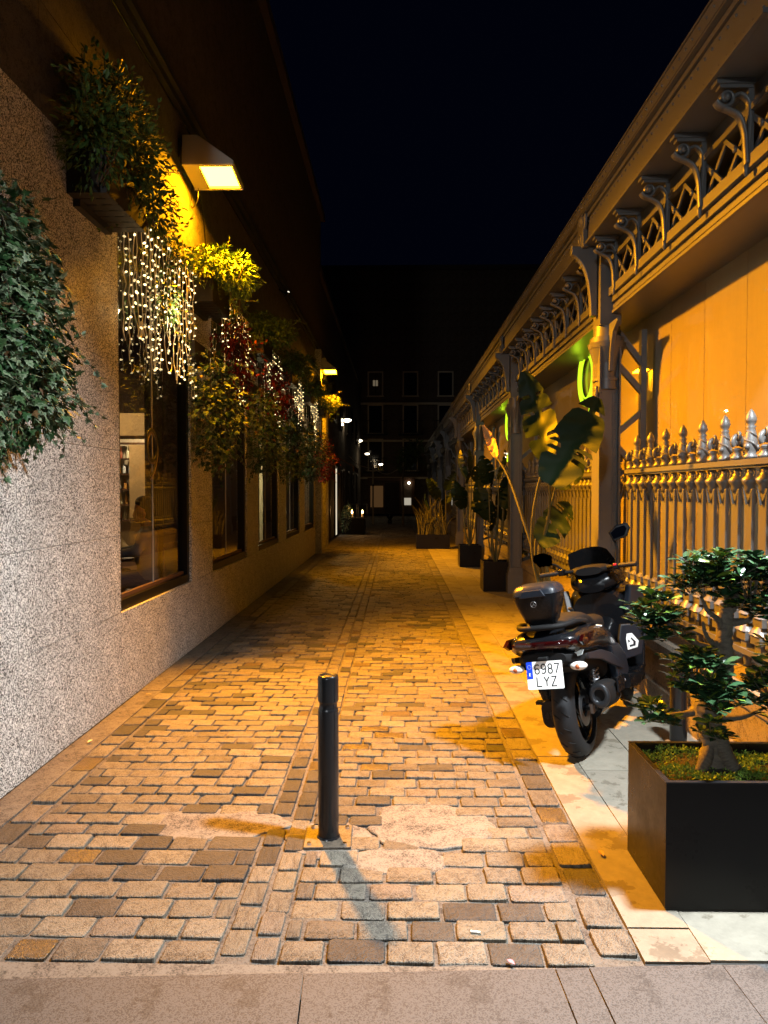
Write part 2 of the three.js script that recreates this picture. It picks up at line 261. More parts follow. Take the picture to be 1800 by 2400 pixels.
// steel bollard in the middle of the lane
{
  const b = thing('bollard', 'black steel bollard standing in the middle of the cobbled lane', 'bollard', [-.3306, 0, -3.468]);
  part('post', lathe([[0, .002], [.05, .002], [.05, .628], [.047, .64], [.0435, .642], [.0435, .668], [.047, .672], [.0505, .678], [.0505, .785], [.047, .798], [.04, .8], [.036, .797], [.02, .795], [0, .795]], 32), M.black, b);
  part('collar', lathe([[.051, .004], [.058, .004], [.058, .012], [.0515, .022]], 28), M.black, b);
  const bp = part('base_plate', rbox(.225, .014, .225, .004, 0, .006, 0), std({ color: lin(.09, .07, .05), roughness: .6, map: stoneMap }), b); bp.rotation.y = .03;
  for (const [x, z] of [[-.085, .085], [.085, .085], [-.085, -.085], [.085, -.085]]) part('bolt', cyl(.011, .010, .01, 6, x, .012, z), M.chrome, b);
}

// ================================================================ LEFT BUILDING: granite restaurant front
const WX = -2.17, WIN0 = 5.65, PITCH = 2.85, WINW = 1.97, SILL = .725, HEAD = 4.0;
const winD = (k) => [WIN0 + PITCH * k, WIN0 + PITCH * k + WINW];
{
  const bld = thing('restaurant_building', 'long speckled granite restaurant front with tall black framed windows on the left', 'building');
  const rows = [0, SILL, 1.335, 2.0, 2.67, 3.35, HEAD], J = .0018;
  const slab = (d0, d1, y0, y1, x0 = WX) => part('granite_panel', bx(x0 - .05, x0, y0 + J, y1 - J, d0 + J, d1 - J, .9), M.granite, bld);
  const piers = [[2.6, 4.1], [4.1, WIN0]]; for (let k = 0; k < 4; k++) piers.push([winD(k)[1], winD(k + 1)[0]]); piers.push([winD(4)[1], 21]);
  for (const [a, b] of piers) for (let i = 0; i < rows.length - 1; i++) slab(a, b, rows[i], rows[i + 1]);
  for (let k = 0; k < 5; k++) slab(...winD(k), 0, SILL);
  for (let d = 2.6; d < 21; d += 1.84) for (const [y0, y1] of [[HEAD, 4.67], [4.67, 5.42]]) part('dimmed_wall_panel', bx(WX - .05, WX, y0 + J, y1 - J, d + J, Math.min(21, d + 1.84) - J, .9), M.render, bld);  // darker than the granite below: fading light put into the colour
  // masonry behind the panels
  const core = []; for (const [a, b] of piers) core.push(bx(WX - .3, WX - .052, 0, HEAD, a, b)); for (let k = 0; k < 5; k++) core.push(bx(WX - .3, WX - .052, 0, SILL, ...winD(k)));
  core.push(bx(WX - .3, WX - .052, HEAD, 5.42, 2.6, 21)); part('wall_core', core, M.darkWall, bld);
  part('upper_wall', bx(WX - .3, WX - .02, 5.62, 9.4, 2.6, 21, .9), M.render, bld);  // same darkened colour, falloff of light painted in
  part('street_front_wall', bx(-9, WX - .31, 0, 9.4, 2.6, 2.9, .9), M.render, bld);
  part('rear_wall', bx(-9, -8.8, 0, 9.4, 2.9, 21), M.darkWall, bld);
  part('end_wall', bx(-8.8, WX - .31, 0, 9.4, 20.8, 21), M.darkWall, bld);
  part('roof', bx(-9.1, WX + .1, 9.41, 9.6, 2.5, 21.1), M.darkWall, bld);
  const cor = part('cornice', [bx(WX - .05, WX + .055, 5.43, 5.50, 2.6, 21), bx(WX - .05, WX + .10, 5.503, 5.57, 2.6, 21), bx(WX - .05, WX + .06, 5.573, 5.615, 2.6, 21)], M.ironDark, bld);
  part('cable', tube([[WX + .01, 5.41, -2.7], [WX + .012, 5.40, -8], [WX + .01, 5.41, -14], [WX + .01, 5.4, -20.9]], .008, 30, 5), M.black, bld); part('cable', tube([[WX + .02, 4.95, -7.95], [WX + .012, 4.6, -8.2], [WX + .012, 4.2, -8.24], [WX + .012, 4.0, -8.24]], .006, 16, 5), M.black, bld);
  for (const d of [19.25, 20.55]) part('pilaster', bx(WX + .002, WX + .16, 0, 5.42, d, d + .32, .9), M.granite, bld);
  // windows: black frame, two panes, sill bar
  for (let k = 0; k < 5; k++) {
    const [a, b] = winD(k), fx = WX - .075, w = part('window', [bx(fx - .04, fx + .05, SILL + .001, SILL + .085, a + .002, b - .002), bx(fx - .04, fx + .05, HEAD - .08, HEAD - .002, a + .002, b - .002), bx(fx - .04, fx + .05, SILL + .086, HEAD - .081, a + .002, a + .075), bx(fx - .04, fx + .05, SILL + .086, HEAD - .081, b - .075, b - .002)], M.frame, bld);
    const mid = a + .98;
    for (const [p, q] of [[a + .076, mid - .003], [mid + .003, b - .076]]) part('pane', (() => { const g = new THREE.PlaneGeometry(q - p, HEAD - SILL - .168).rotateY(Math.PI / 2); g.translate(fx, (HEAD + SILL) / 2 + .002, -(p + q) / 2); return g; })(), M.glass, w);
    part('glass_joint', bx(fx - .006, fx + .006, SILL + .086, HEAD - .082, mid - .0025, mid + .0025), std({ color: lin(.35, .33, .3), roughness: .4 }), w);
    part('sill_bar', bx(fx - .03, fx + .012, SILL + .088, SILL + .12, a + .08, b - .08), M.wood, w);
  }
  // the round nine-shaped mark on the first window's glass
  const mk = (name, mat, x, cd, cy, R0, t, parent) => {
    const s = new THREE.Shape(); s.absarc(0, 0, R0, 0, Math.PI * 2); const h = new THREE.Path(); h.absarc(0, 0, R0 - t, 0, Math.PI * 2); s.holes.push(h);
    const pts = []; const N = 20; const tail = new THREE.Shape(); const arc = (rad, o) => [...Array(N + 1)].map((_, i) => { const u = i / N, a = lerp(0.05, -1.25, u); return [R0 - t / 2 - 1.9 * R0 * (1 - Math.cos(a)) + o * Math.cos(a) * (1 - .4 * u), -Math.sin(-a) * 2.0 * R0 + o * Math.sin(a) * .3]; });
    const A = arc(1, t / 2), B = arc(1, -t / 2).reverse(); [...A, ...B].forEach((p, i) => i ? tail.lineTo(...p) : tail.moveTo(...p));
    const gs = [s, tail].map((q, i) => { const g = new THREE.ExtrudeGeometry(q, { depth: .004 + .0006 * i, bevelEnabled: false, curveSegments: 28 }); g.rotateY(x < 0 ? Math.PI / 2 : -Math.PI / 2); g.translate(x, cy, -cd); return g; });
    return part(name, gs, mat, parent);
  };
  mk('window_logo', std({ color: lin(.012, .01, .01), roughness: .5 }), WX - .066, 6.60, 2.10, .155, .03, bld);
  mk('window_logo', std({ color: lin(.2, .14, .08), roughness: .5 }), WX - .0705, 6.62, 2.08, .155, .034, bld);
  globalThis.nineMark = mk;
}
// wall floodlights: wedge housing, glowing glass underneath, one area light under the glass
function floodlight(d, color, L, label, on = true) {
  const f = thing('floodlight', label, 'lamp', [WX, 4.86, -d], 'floodlights along the granite wall'); f.rotation.x = -.12;
  const W = .56, D = .46; // out from wall, along wall
  const side = [[.06, 0], [W, 0], [W, .035], [.2, .30], [.06, .30]];
  const prof = (t) => { const s = new THREE.Shape(); side.forEach((p, i) => i ? s.lineTo(...p) : s.moveTo(...p)); const g = new THREE.ExtrudeGeometry(s, { depth: t, bevelEnabled: true, bevelSize: .006, bevelThickness: .006, bevelSegments: 1 }); return g; };
  const m = phys({ color: lin(.32, .3, .27), roughness: .5, metalness: .2 });
  const sd = (z) => { const g = prof(.012); g.translate(0, 0, z - .006); return metric(g); };
  part('side_cheek', sd(-D / 2), m, f); part('side_cheek', sd(D / 2), m, f);
  part('top_cover', [flat([.2, .3, 0], [W, .035, 0], .012, D - .02, [0, 0, 1]), box(.14, .012, D - .02, .13, .3, 0), box(.012, .30, D - .02, .066, .15, 0), box(.012, .036, D - .02, W - .006, .017, 0)], m, f);
  part('glass_rim', [box(.15, .014, D - .02, .15, .004, 0), box(.02, .014, D - .02, W - .012, .004, 0), box(.33, .014, .02, .385, .004, D / 2 - .024), box(.33, .014, .02, .385, .004, -D / 2 + .024)], m, f);
  const lens = new THREE.PlaneGeometry(.32, .38).rotateX(Math.PI / 2); lens.translate(.385, .012, 0);
  part('lens', lens, glow(color, on ? 240 : .02), f);
  part('bracket', [box(.12, .05, .03, .03, .22, D / 2 - .09), box(.12, .05, .03, .03, .22, -D / 2 + .09), box(.012, .2, .38, .006, .2, 0)], M.ironDark, f);
  part('cable', tube([[.1, .02, -.2], [.09, -.12, -.22], [.03, -.2, -.24], [.02, -.05, -.25], [.008, .1, -.3]], .006, 18, 5), M.black, f);
  if (L) { const l = new THREE.SpotLight(color, L, 0, .83, 1); l.name = 'floodlight_beam'; l.position.set(.385, .0, 0); l.shadow.radius = 7; l.target.position.set(3.2, -4.7, .8); l.target.name = 'floodlight_aim'; f.add(l, l.target); const w = new THREE.RectAreaLight(color, L * SODIUM_L / SODIUM_I, .32, .38); w.name = 'floodlight_glow'; w.position.set(.385, .004, 0); w.rotation.x = -Math.PI / 2; f.add(w); }
  return f;
}
floodlight(7.42, SODIUM, SODIUM_I, 'glowing orange wedge floodlight high on the granite wall, nearest to the viewer');
floodlight(19.55, SODIUM, SODIUM_I * .5, 'glowing orange wedge floodlight on the granite wall farther down, above red foliage');
// small spot lamps fixed under the cornice
for (const [d, w] of [[8.55, 'just past the first floodlight'], [13.4, 'farther along, halfway to the second floodlight']]) {
  const s = thing('spot_lamp', 'tiny white spot lamp on the cornice ' + w, 'lamp', [WX + .12, 5.3, -d], 'cornice spot lamps');
  part('arm', bar([-.12, .08, 0], [0, 0, 0], .012, 6), M.black, s); part('housing', xf(lathe([[0, 0], [.03, 0], [.035, .07], [.028, .072], [.026, .055], [0, .055]], 12), { r: [0, 0, -1.2] }), M.black, s);
  part('bulb', xf(new THREE.SphereGeometry(.024, 10, 8), { p: [.05, .02, .01] }), glow(lin(1, .93, .75), 6), s);
}
// planter boxes on each pier, perforated trays underneath
const boxMat = phys({ color: lin(.025, .02, .016), specularIntensity: .4, roughness: .55, map: paintMap });
const boxD = (k) => [4.78 + PITCH * k - (k ? .12 : 0), 5.52 + PITCH * k - (k ? .1 : 0)];
['topmost left, under the darkest shrub', 'between the first and second windows', 'between the second and third windows', 'between the third and fourth windows', 'between the fourth and fifth windows', 'past the fifth window'].forEach((w, k) => {
  const [a, b] = boxD(k), x0 = WX + .004, x1 = -1.9, y0 = 3.64, y1 = 3.93;
  const t = thing('wall_planter', 'brown metal planter box on the granite wall ' + w, 'planter', [0, 0, 0], 'wall planters');
  part('box', [bx(x0, x1, y0 + .012, y1, a, a + .008), bx(x0, x1, y0 + .012, y1, b - .008, b), bx(x0, x0 + .008, y0 + .012, y1, a + .009, b - .009), bx(x1 - .008, x1, y0 + .012, y1, a + .009, b - .009)], boxMat, t);
  const tray = []; const n = 7; for (let i = 0; i < n; i++) { const p = lerp(a, b, i / n), q = lerp(a, b, (i + 1) / n) - .012; tray.push(bx(x0, x1, y0, y0 + .011, p, q)); } for (const xx of [x0 + .02, (x0 + x1) / 2, x1 - .03]) tray.push(bx(xx - .02, xx + .02, y0 + .001, y0 + .01, a + .002, b - .002));
  part('slotted_tray', tray, boxMat, t); part('soil', bx(x0 + .01, x1 - .01, y1 - .05, y1 - .03, a + .01, b - .01), M.soil, t);
  part('wall_bracket', bx(WX + .0, WX + .05, y0 - .05, y0 - .002, a + .1, b - .1), M.ironDark, t);
});

// ================================================================ RIGHT BUILDING: cast-iron market hall
const COLS = [6.82, 12.02, 17.22, 22.42, 27.62, 32.82, 38.02, 43.2], RX0 = 3.5, RX1 = 46;
const hall = thing('market_hall', 'cast-iron market hall with riveted fascia, lattice frieze and glossy ochre panels on the right', 'building');
{
  // eaves: riveted fascia, gutter and soffit
  const cuts = [RX0, ...COLS.map((c) => c), RX1];
  for (let i = 0; i < cuts.length - 1; i++) {
    const a = cuts[i] + .002, b = cuts[i + 1] - .002;
    const fs = part('fascia_board', [bx(1.745, 1.765, 3.93, 4.2, a, b), bx(1.715, 1.744, 3.93, 3.955, a, b), bx(1.725, 1.744, 4.165, 4.2, a, b)], M.iron, hall);
    part('gutter', [bx(1.69, 1.80, 4.203, 4.215, a, b), bx(1.685, 1.70, 4.216, 4.30, a, b), bx(1.675, 1.71, 4.301, 4.315, a, b)], M.iron, fs);
    if (a < 24) { const rv = []; for (let d = a + .05; d < b; d += .095) { for (const [y, x] of [[3.985, 1.745], [4.13, 1.745]]) rv.push(xf(new THREE.SphereGeometry(.0105, 6, 4, 0, 6.3, 0, 1.57), { p: [x, y - (y > 4.1 ? 0 : 0), -d], r: [0, 0, 1.57] })); rv.push(xf(new THREE.SphereGeometry(.010, 6, 4, 0, 6.3, 0, 1.57), { p: [1.685, 4.26, -d - .03], r: [0, 0, 1.57] })); } const q = part('rivets', rv, M.iron, fs); q.userData.kind = 'stuff'; }
  }
  part('soffit', bx(1.766, 2.36, 3.935, 3.96, RX0, RX1), M.iron, hall);
  part('rear_fascia', bx(1.98, 2.0, 3.80, 3.933, RX0, RX1), M.iron, hall);
  part('roof', [flat([1.72, 4.22, -(RX0 + RX1) / 2], [6.5, 6.2, -(RX0 + RX1) / 2], RX1 - RX0 + .3, .05, [-.38, .92, 0])], M.iron, hall);
  part('hall_body', bx(2.40, 9, 0, 4.2, RX0 + .02, RX1), M.darkWall, hall);
  part('end_gable', (() => { const g = plate([[2.4, 4.2], [9, 4.2], [9, 6.9], [6.5, 6.16], [2.4, 4.5]], .1); g.translate(0, 0, -RX0 - .1); return g; })(), M.render, hall);
  // lattice frieze with rails
  part('lattice_rail', [bx(1.925, 1.975, 3.455, 3.525, RX0, RX1), bx(1.93, 1.972, 3.765, 3.80, RX0, RX1)], M.iron, hall);
  part('moulded_beam', [bx(1.98, 2.35, 3.3, 3.45, RX0, RX1), bx(1.955, 1.979, 3.40, 3.45, RX0, RX1), bx(1.965, 1.979, 3.34, 3.37, RX0, RX1), bx(1.955, 1.979, 3.3, 3.325, RX0, RX1)], M.iron, hall);
  part('frieze_backing', bx(2.30, 2.35, 3.46, 3.93, RX0, RX1), M.iron, hall);
  const step = .305; let k = 0;
  const latBar = (s) => flat([1.95, 3.52, s * step / 2], [1.95, 3.77, -s * step / 2], .028, .012, [1, 0, 0]);
  const LB = [latBar(1), latBar(-1)], rose = xf(new THREE.SphereGeometry(.02, 8, 5), { s: [.6, 1, 1] }); rose.translate(1.94, 3.645, 0); const foot = xf(new THREE.SphereGeometry(.022, 8, 5), { s: [.6, 1, 1] }); foot.translate(1.935, 3.53, 0);
  for (let d = 6.55 - step * 9.5; d < 28; d += step, k++) {
    if (COLS.some((c) => Math.abs(c - d) < .2)) continue;
    for (const s of [0, 1]) { const m = part('lattice_bar', LB[s], M.iron, hall); m.position.z = -d; m.position.x = s * .013; }
    const m = part('lattice_boss', rose, M.iron, hall); m.position.z = -d; const q = part('lattice_boss', foot, M.iron, hall); q.position.z = -d - step / 2;
  }
  // scroll consoles under the eaves
  const curve = (pts, r0) => tube(pts, r0, 22, 7); const sp = []; for (let q = 0; q <= 16; q++) { const a = q / 16 * 7.2 - 1.2, rad = lerp(.014, .052, q / 16); sp.push([1.80 - rad * Math.cos(a), 3.835 + rad * Math.sin(a), 0]); }
  const con = merged([box(.21, .028, .075, 1.845, 3.918, 0), box(.18, .02, .055, 1.85, 3.894, 0), xf(tube(sp, .015, 40, 7), { s: [1, 1, 2.2] }), xf(curve([[1.79, 3.785, 0], [1.83, 3.77, 0], [1.875, 3.74, 0], [1.905, 3.66, 0], [1.915, 3.56, 0], [1.92, 3.48, 0]], .014), { s: [1, 1, 2.2] }), xf(curve([[1.84, 3.84, 0], [1.88, 3.86, 0], [1.92, 3.83, 0], [1.935, 3.74, 0], [1.93, 3.6, 0]], .013), { s: [1, 1, 2] }), box(.03, .38, .04, 1.935, 3.71, 0)].map((g) => metric(g)));
  const scroll = lathe([[0, -.045], [.02, -.04], [.024, 0], [.02, .04], [0, .045]], 12).rotateX(Math.PI / 2); scroll.translate(1.80, 3.835, 0);
  const drop = lathe([[0, -.06], [.014, -.04], [.016, 0], [.008, .02], [.014, .035], [0, .05]], 8); drop.translate(1.92, 3.47, 0);
  const conG = merged([con, metric(scroll), metric(drop)]);
  for (let d = 6.52 - .61 * 5; d < 27; d += .61) { if (COLS.some((c) => Math.abs(c - d) < .17)) continue; const m = part('console_bracket', conG, M.iron, hall); m.position.z = -d; }
  // wall panels, joints open
  let pd = RX0 + .1, n = 0;
  for (const c of COLS) { const a = pd, b = c + .15, cnt = Math.max(1, Math.round((b - a) / .71)); for (let i = 0; i < cnt; i++) { const p = lerp(a, b, i / cnt), q = lerp(a, b, (i + 1) / cnt); const g = bx(2.35, 2.385, .60, 3.3, p + .003, q - .003, 1.3); part('wall_panel', metric(g, 1.3, .17 * n, 0), M.panel, hall); n++; } pd = b; }
  // columns: box shaft with riveted web, base and flared eight-sided capital, brace to the wall
  const cap = new THREE.CylinderGeometry(1, 1, 1, 8, 1); const oct = (r0, r1, y0, y1, n = 8) => { const g = new THREE.CylinderGeometry(r1, r0, y1 - y0, n); g.rotateY(Math.PI / n); g.translate(0, (y0 + y1) / 2, 0); return metric(g); };
  const shaft = [box(.014, 2.6, .25, -.09, 1.72, 0), box(.014, 2.6, .25, .09, 1.72, 0), box(.165, 2.6, .012, 0, 1.72, .06), box(.165, 2.6, .012, 0, 1.72, -.06), box(.04, 2.6, .010, -.062, 1.72, .07), box(.04, 2.6, .010, .062, 1.72, .07)];
  const baseG = [box(.27, .32, .33, 0, .16, 0), box(.24, .05, .29, 0, .345, 0), box(.22, .05, .27, 0, .395, 0)];
  const capG = [oct(.125, .125, 2.62, 2.645), oct(.115, .115, 2.645, 2.70), oct(.13, .13, 2.70, 2.72), oct(.105, .12, 2.72, 2.86), oct(.12, .16, 2.86, 3.0), oct(.165, .175, 3.0, 3.05), oct(.155, .155, 3.05, 3.10), oct(.125, .12, 3.10, 3.2)];
  const upG = [box(.19, .74, .24, 0, 3.57, 0)];
  const arch = plate([[0, 0], [.0, -.62], [.04, -.62], [.05, -.3, .09, -.12, .22, -.06], [.22, 0]], .06, .008, 8); const archG = xf(arch, { p: [1.84, 3.93, 0], r: [0, Math.PI, 0] });
  const web = []; for (let y = .55; y < 2.6; y += .085) for (const s of [-1, 1]) web.push(xf(new THREE.SphereGeometry(.009, 6, 4, 0, 6.3, 0, 1.57), { p: [s * .062, y, .076], r: [1.57, 0, 0] }));
  const spandrel = xf(plate([[0, 0], [.0, -.42], [.02, -.42], [.03, -.22, .12, -.08], [.24, -.02], [.24, 0]], .03, .004, 8, [(h) => h.absarc(.045, -.06, .026, 0, 6.3), (h) => h.absarc(.022, -.14, .012, 0, 6.3), (h) => h.absarc(.105, -.03, .015, 0, 6.3)]), { r: [0, Math.PI / 2, 0] });
  const bossG = lathe([[0, -.03], [.03, -.02], [.035, 0], [.03, .02], [0, .03]], 12).rotateZ(Math.PI / 2);
  COLS.forEach((d, i) => {
    const c = part('column', merged([...shaft, ...upG]), M.iron, hall); c.position.set(1.95, 0, -d);
    part('column_base', merged(baseG), M.iron, c); part('capital', merged(capG), M.iron, c); if (i < 3) { const q = part('rivets', merged(web), M.iron, c); q.userData.kind = 'stuff'; }
    const ar = part('eaves_bracket', archG.clone().translate(-1.95, 0, 0), M.iron, c);
    for (const s of [-1, 1]) { const sp = part('spandrel_scroll', spandrel, M.iron, c); sp.position.set(0, 3.2, s * .13); sp.rotation.y = s > 0 ? Math.PI : 0; }
    const P = [[-.16, 2.80, -.0]]; part('capital_drop', lathe([[0, -.12], [.02, -.1], [.024, -.04], [.012, 0], [.02, .02], [0, .03]], 8).translate(-.12, 2.62, .1), M.iron, c);
    if (i < 5) { // braced post between column and wall
      part('brace', [flat([.10, 3.16, 0], [.33, 2.86, 0], .05, .05), flat([.10, 2.86, 0], [.33, 2.60, 0], .05, .045), flat([.10, 2.22, 0], [.33, 2.42, 0], .05, .045), flat([.10, 2.10, 0], [.33, 1.84, 0], .05, .045)], M.iron, c);
      part('wall_post', box(.05, 3.15, .07, .335, 1.6, 0), M.iron, c);
    }
    // round medallion on the fascia
    const md = part('medallion', [xf(lathe([[0, 0], [.13, 0], [.14, .02], [.125, .035], [.11, .022], [.06, .03], [.04, .05], [0, .055]], 24), { p: [1.735, 4.17, -d], r: [0, 0, Math.PI / 2] }), xf(plate([[-.1, -.18], [.1, -.18], [.08, -.02], [.06, .14, 0, .2], [-.06, .14, -.08, -.02]], .03, .008), { p: [1.72, 4.1, -d], r: [0, Math.PI / 2, 0] }), xf(new THREE.TorusGeometry(.05, .014, 6, 14), { p: [1.70, 4.0, -d], r: [0, Math.PI / 2, 0] }), xf(new THREE.TorusGeometry(.03, .012, 6, 12), { p: [1.70, 3.93, -d], r: [0, Math.PI / 2, 0] })].map((g) => metric(g.index ? g.toNonIndexed() : g)), M.iron, hall);
  });
  part('corner_post', bx(2.2, 2.36, 0, 3.93, RX0 - .02, RX0 + .09), M.iron, hall);
}
// stone plinth under the railings, in blocks
{
  const pl = thing('stone_plinth', 'weathered sandstone plinth under the iron railings on the right', 'wall');
  const prof = [[2.035, 0], [2.035, .16], [2.055, .19], [2.055, .40], [2.03, .425], [2.03, .50], [2.045, .53], [2.33, .635], [2.349, .635], [2.349, 0]];
  const r = rngOf(77); let d = RX0 + .06;
  for (const c of COLS.slice(0, 5)) { const e = c - .18; const n = Math.max(2, Math.round((e - d) / 1.05)); for (let i = 0; i < n; i++) { const a = lerp(d, e, i / n), b = lerp(d, e, (i + 1) / n) - .008; const s = new THREE.Shape(); prof.forEach((p, k) => k ? s.lineTo(...p) : s.moveTo(...p)); const g = new THREE.ExtrudeGeometry(s, { depth: b - a, bevelEnabled: false }); g.translate(rr(-.003, .003, r), 0, -b); part('plinth_block', metric(g, .9), M.plinth, pl); } d = c + .18; }
}
// iron railings, one panel per bay
{
  const FX = 2.12, PP = .172;
  const shaft = [rbox(.026, .74, .098, .008, 0, 1.33, 0)];
  const base = [box(.05, .045, .07, 0, .77, 0), box(.085, .055, .11, 0, .82, 0), xf(new THREE.CylinderGeometry(.045, .078, .05, 4).rotateY(Math.PI / 4), { p: [0, .873, 0] }), box(.06, .05, .11, 0, .923, 0), xf(new THREE.CylinderGeometry(.03, .06, .03, 4).rotateY(Math.PI / 4), { p: [0, .963, 0] })].map((g) => metric(g));
  const cup = lathe([[.0, 1.67], [.024, 1.675], [.034, 1.70], [.03, 1.715], [.045, 1.735], [.05, 1.755], [.03, 1.775], [.018, 1.80], [.022, 1.83], [0, 1.835]], 10);
  const leafG = (a) => { const g = new THREE.ConeGeometry(.014, .11, 4); g.scale(1, 1, .5); g.rotateZ(.28); g.translate(-.037, 1.66, 0); g.rotateY(a); return metric(g); };
  const picket = merged([...shaft, ...base, metric(cup), ...[0, 1, 2, 3, 4].map((k) => leafG(k / 5 * 6.283 + .3))].map((g) => metric(g)));
  const spear = merged([lathe([[0, 0], [.042, 0], [.042, .02], [.03, .03], [.033, .05], [.042, .085], [.036, .12], [.028, .165], [.022, .185], [.03, .195], [.018, .205], [.03, .222], [.033, .238], [.026, .265], [.01, .292], [0, .302]], 12), tube([[.03, .05, .02], [0, .09, .045], [-.034, .12, .0], [0, .15, -.034], [.024, .17, 0]], .008, 14, 5), tube([[-.03, .05, -.02], [0, .09, -.045], [.036, .12, .0], [0, .15, .034], [-.024, .17, 0]], .008, 14, 5), xf(new THREE.SphereGeometry(.02, 7, 5), { p: [-.03, .075, .02] }), xf(new THREE.SphereGeometry(.018, 7, 5), { p: [.03, .07, .025] })].map((g) => metric(g)));
  const curl = merged([lathe([[0, 0], [.04, 0], [.04, .02], [.026, .03], [.022, .055], [.034, .065], [.03, .075], [0, .078]], 12), xf(new THREE.TorusGeometry(.036, .017, 7, 14, 4.6), { p: [0, .115, 0], r: [0, .35, -.7] }), xf(new THREE.SphereGeometry(.022, 8, 6), { p: [.0, .11, 0] }), xf(new THREE.TorusGeometry(.022, .011, 6, 10, 4), { p: [.0, .15, .02], r: [0, 1.4, .3] })].map((g) => metric(g)));
  const cs = (s) => xf(new THREE.TorusGeometry(.021, .0065, 5, 12, 4.4), { p: [0, 1.795, s * .046], r: [0, Math.PI / 2, 0] });
  const hook = merged([cs(1), cs(-1)].map((g) => metric(g))), low = merged([xf(new THREE.TorusGeometry(.026, .008, 5, 12, 4.6), { p: [0, .80, .05], r: [0, Math.PI / 2, 0] }), xf(new THREE.TorusGeometry(.026, .008, 5, 12, 4.6), { p: [0, .80, -.05], r: [0, -Math.PI / 2, 0] })].map((g) => metric(g)));
  const knob = merged([metric(lathe([[0, -.03], [.028, -.03], [.02, -.015], [.026, .02], [.014, .05], [0, .06]], 8))]);
  const bays = [[RX0 + .1, COLS[0] - .12, 'nearest bay, lit white, behind the bonsai'], [COLS[0] + .16, COLS[1] - .14, 'second bay, behind the scooter and tall leaves'], [COLS[1] + .16, COLS[2] - .14, 'third bay, behind the tall black planters'], [COLS[2] + .16, COLS[3] - .14, 'fourth bay, beside the long planter'], [COLS[3] + .16, COLS[4] - .14, 'fifth bay, in the dark distance']];
  bays.forEach(([a, b, w], i) => {
    const f = thing('iron_railing', 'ornate grey cast-iron railing with spear finials, ' + w, 'railing', [FX, 0, 0], 'iron railings of the market hall');
    part('top_rail', [bx(-.05, .05, 1.84, 1.875, a, b), bx(-.035, .035, 1.825, 1.839, a, b)], M.iron, f);
    part('bottom_rail', [bx(-.055, .055, .715, .748, a, b)], M.iron, f);
    let k = 0;
    for (let d = b - .07; d > a; d -= PP, k++) {
      const at = (n, g, y = 0, dd = d) => { const m = part(n, g, M.iron, f); m.position.set(0, y, -dd); return m; };
      at('picket', picket);
      if (i < 4) { at(k % 2 ? 'spear_finial' : 'scroll_finial', k % 2 ? spear : curl, 1.876); at('hook_scroll', hook, 0, d - PP / 2); at('base_scroll', low, 0, d - PP / 2); if (k % 2) at('rail_foot', knob, .66); }
    }
  });
}
// glowing nine-shaped neon signs on the panels
[[8.95, 'larger yellow-green neon sign shaped like a nine, nearest, half hidden by the iron column'], [15.1, 'smaller-looking yellow-green neon nine farther down the market wall']].forEach(([d, label]) => {
  const t = thing('neon_sign', label, 'neon sign', [0, 0, 0], 'neon signs on the market wall');
  const c = lin(.62, 1, .02), tubeM = glow(c, 1.35), R0 = .33, cy = 3.07, x = 2.315;
  const ring = (r, w, nm, mat) => part(nm, xf(new THREE.TorusGeometry(r, w, 8, 40), { p: [x, cy, -d], r: [0, Math.PI / 2, 0] }), mat, t);
  ring(R0, .026, 'ring_tube', tubeM); ring(R0 - .075, .011, 'ring_tube', tubeM);
  const tail = (o, w) => { const pts = []; for (let i = 0; i <= 12; i++) { const u = i / 12, a = u * 1.35; pts.push([x, cy - Math.sin(a) * .78, -(d - (R0 - o) + .66 * (1 - Math.cos(a)) * 1.0)]); } part('tail_tube', tube(pts, w, 24, 8), tubeM, t); };
  tail(0, .026); tail(.075, .011);
  part('backing', [xf(new THREE.TorusGeometry(R0 - .03, .06, 4, 36), { p: [x + .02, cy, -d], r: [0, Math.PI / 2, 0], s: [1, 1, .16] })], M.black, t);
  const l = new THREE.PointLight(c, .12); l.name = 'neon_glow'; l.position.set(x - .12, cy, -d); l.shadow.radius = 1; l.castShadow = true; t.add(l);
});
// street lamp A: floodlight on an arm off the market hall's street corner, just out of frame
function downlight(name, label, pos, L, w, h, color, mountFn, aim) {
  const t = thing(name, label, 'lamp', pos); const hd = new THREE.Group(); hd.name = 'lamp_head'; t.add(hd); if (aim) hd.rotation.set(...aim);
  part('housing', [box(w + .08, .05, h + .08, 0, .065, 0), box(.02, .06, h + .08, -(w + .06) / 2, .01, 0), box(.02, .06, h + .08, (w + .06) / 2, .01, 0), box(w + .04, .06, .02, 0, .01, (h + .06) / 2), box(w + .04, .06, .02, 0, .01, -(h + .06) / 2)], M.ironDark, hd);
  part('lens', new THREE.PlaneGeometry(w, h).rotateX(Math.PI / 2).translate(0, .012, 0), glow(color, 30), hd);
  const l = new THREE.RectAreaLight(color, L, w, h); l.name = name + '_glow'; l.rotation.x = -Math.PI / 2; l.position.y = .003; hd.add(l); mountFn(t); return t;
}
downlight('street_lamp', 'white street lamp on an iron arm at the market hall corner', [1.93, 3.78, -2.86], STREET_L, .3, .22, STREET, (t) => { part('arm', [bar([.05, .09, -.02], [.35, .12, -.66], .022, 8)], M.iron, t); }, [-.45, 0, -.12]);
// street lamp B: tall post on the far side of the street behind the viewer
downlight('street_lamp', 'tall white street lamp post across the street behind the viewer', [-3.2, 4.6, 9.5], FAR_L, .45, .45, STREET, (t) => { part('post', [cyl(.07, .05, 4.75, 12, 0, -4.72, .9)], M.iron, t); part('arm', bar([0, .1, .05], [0, .02, .9], .03, 8), M.iron, t); }, [.95, 0, 0]);

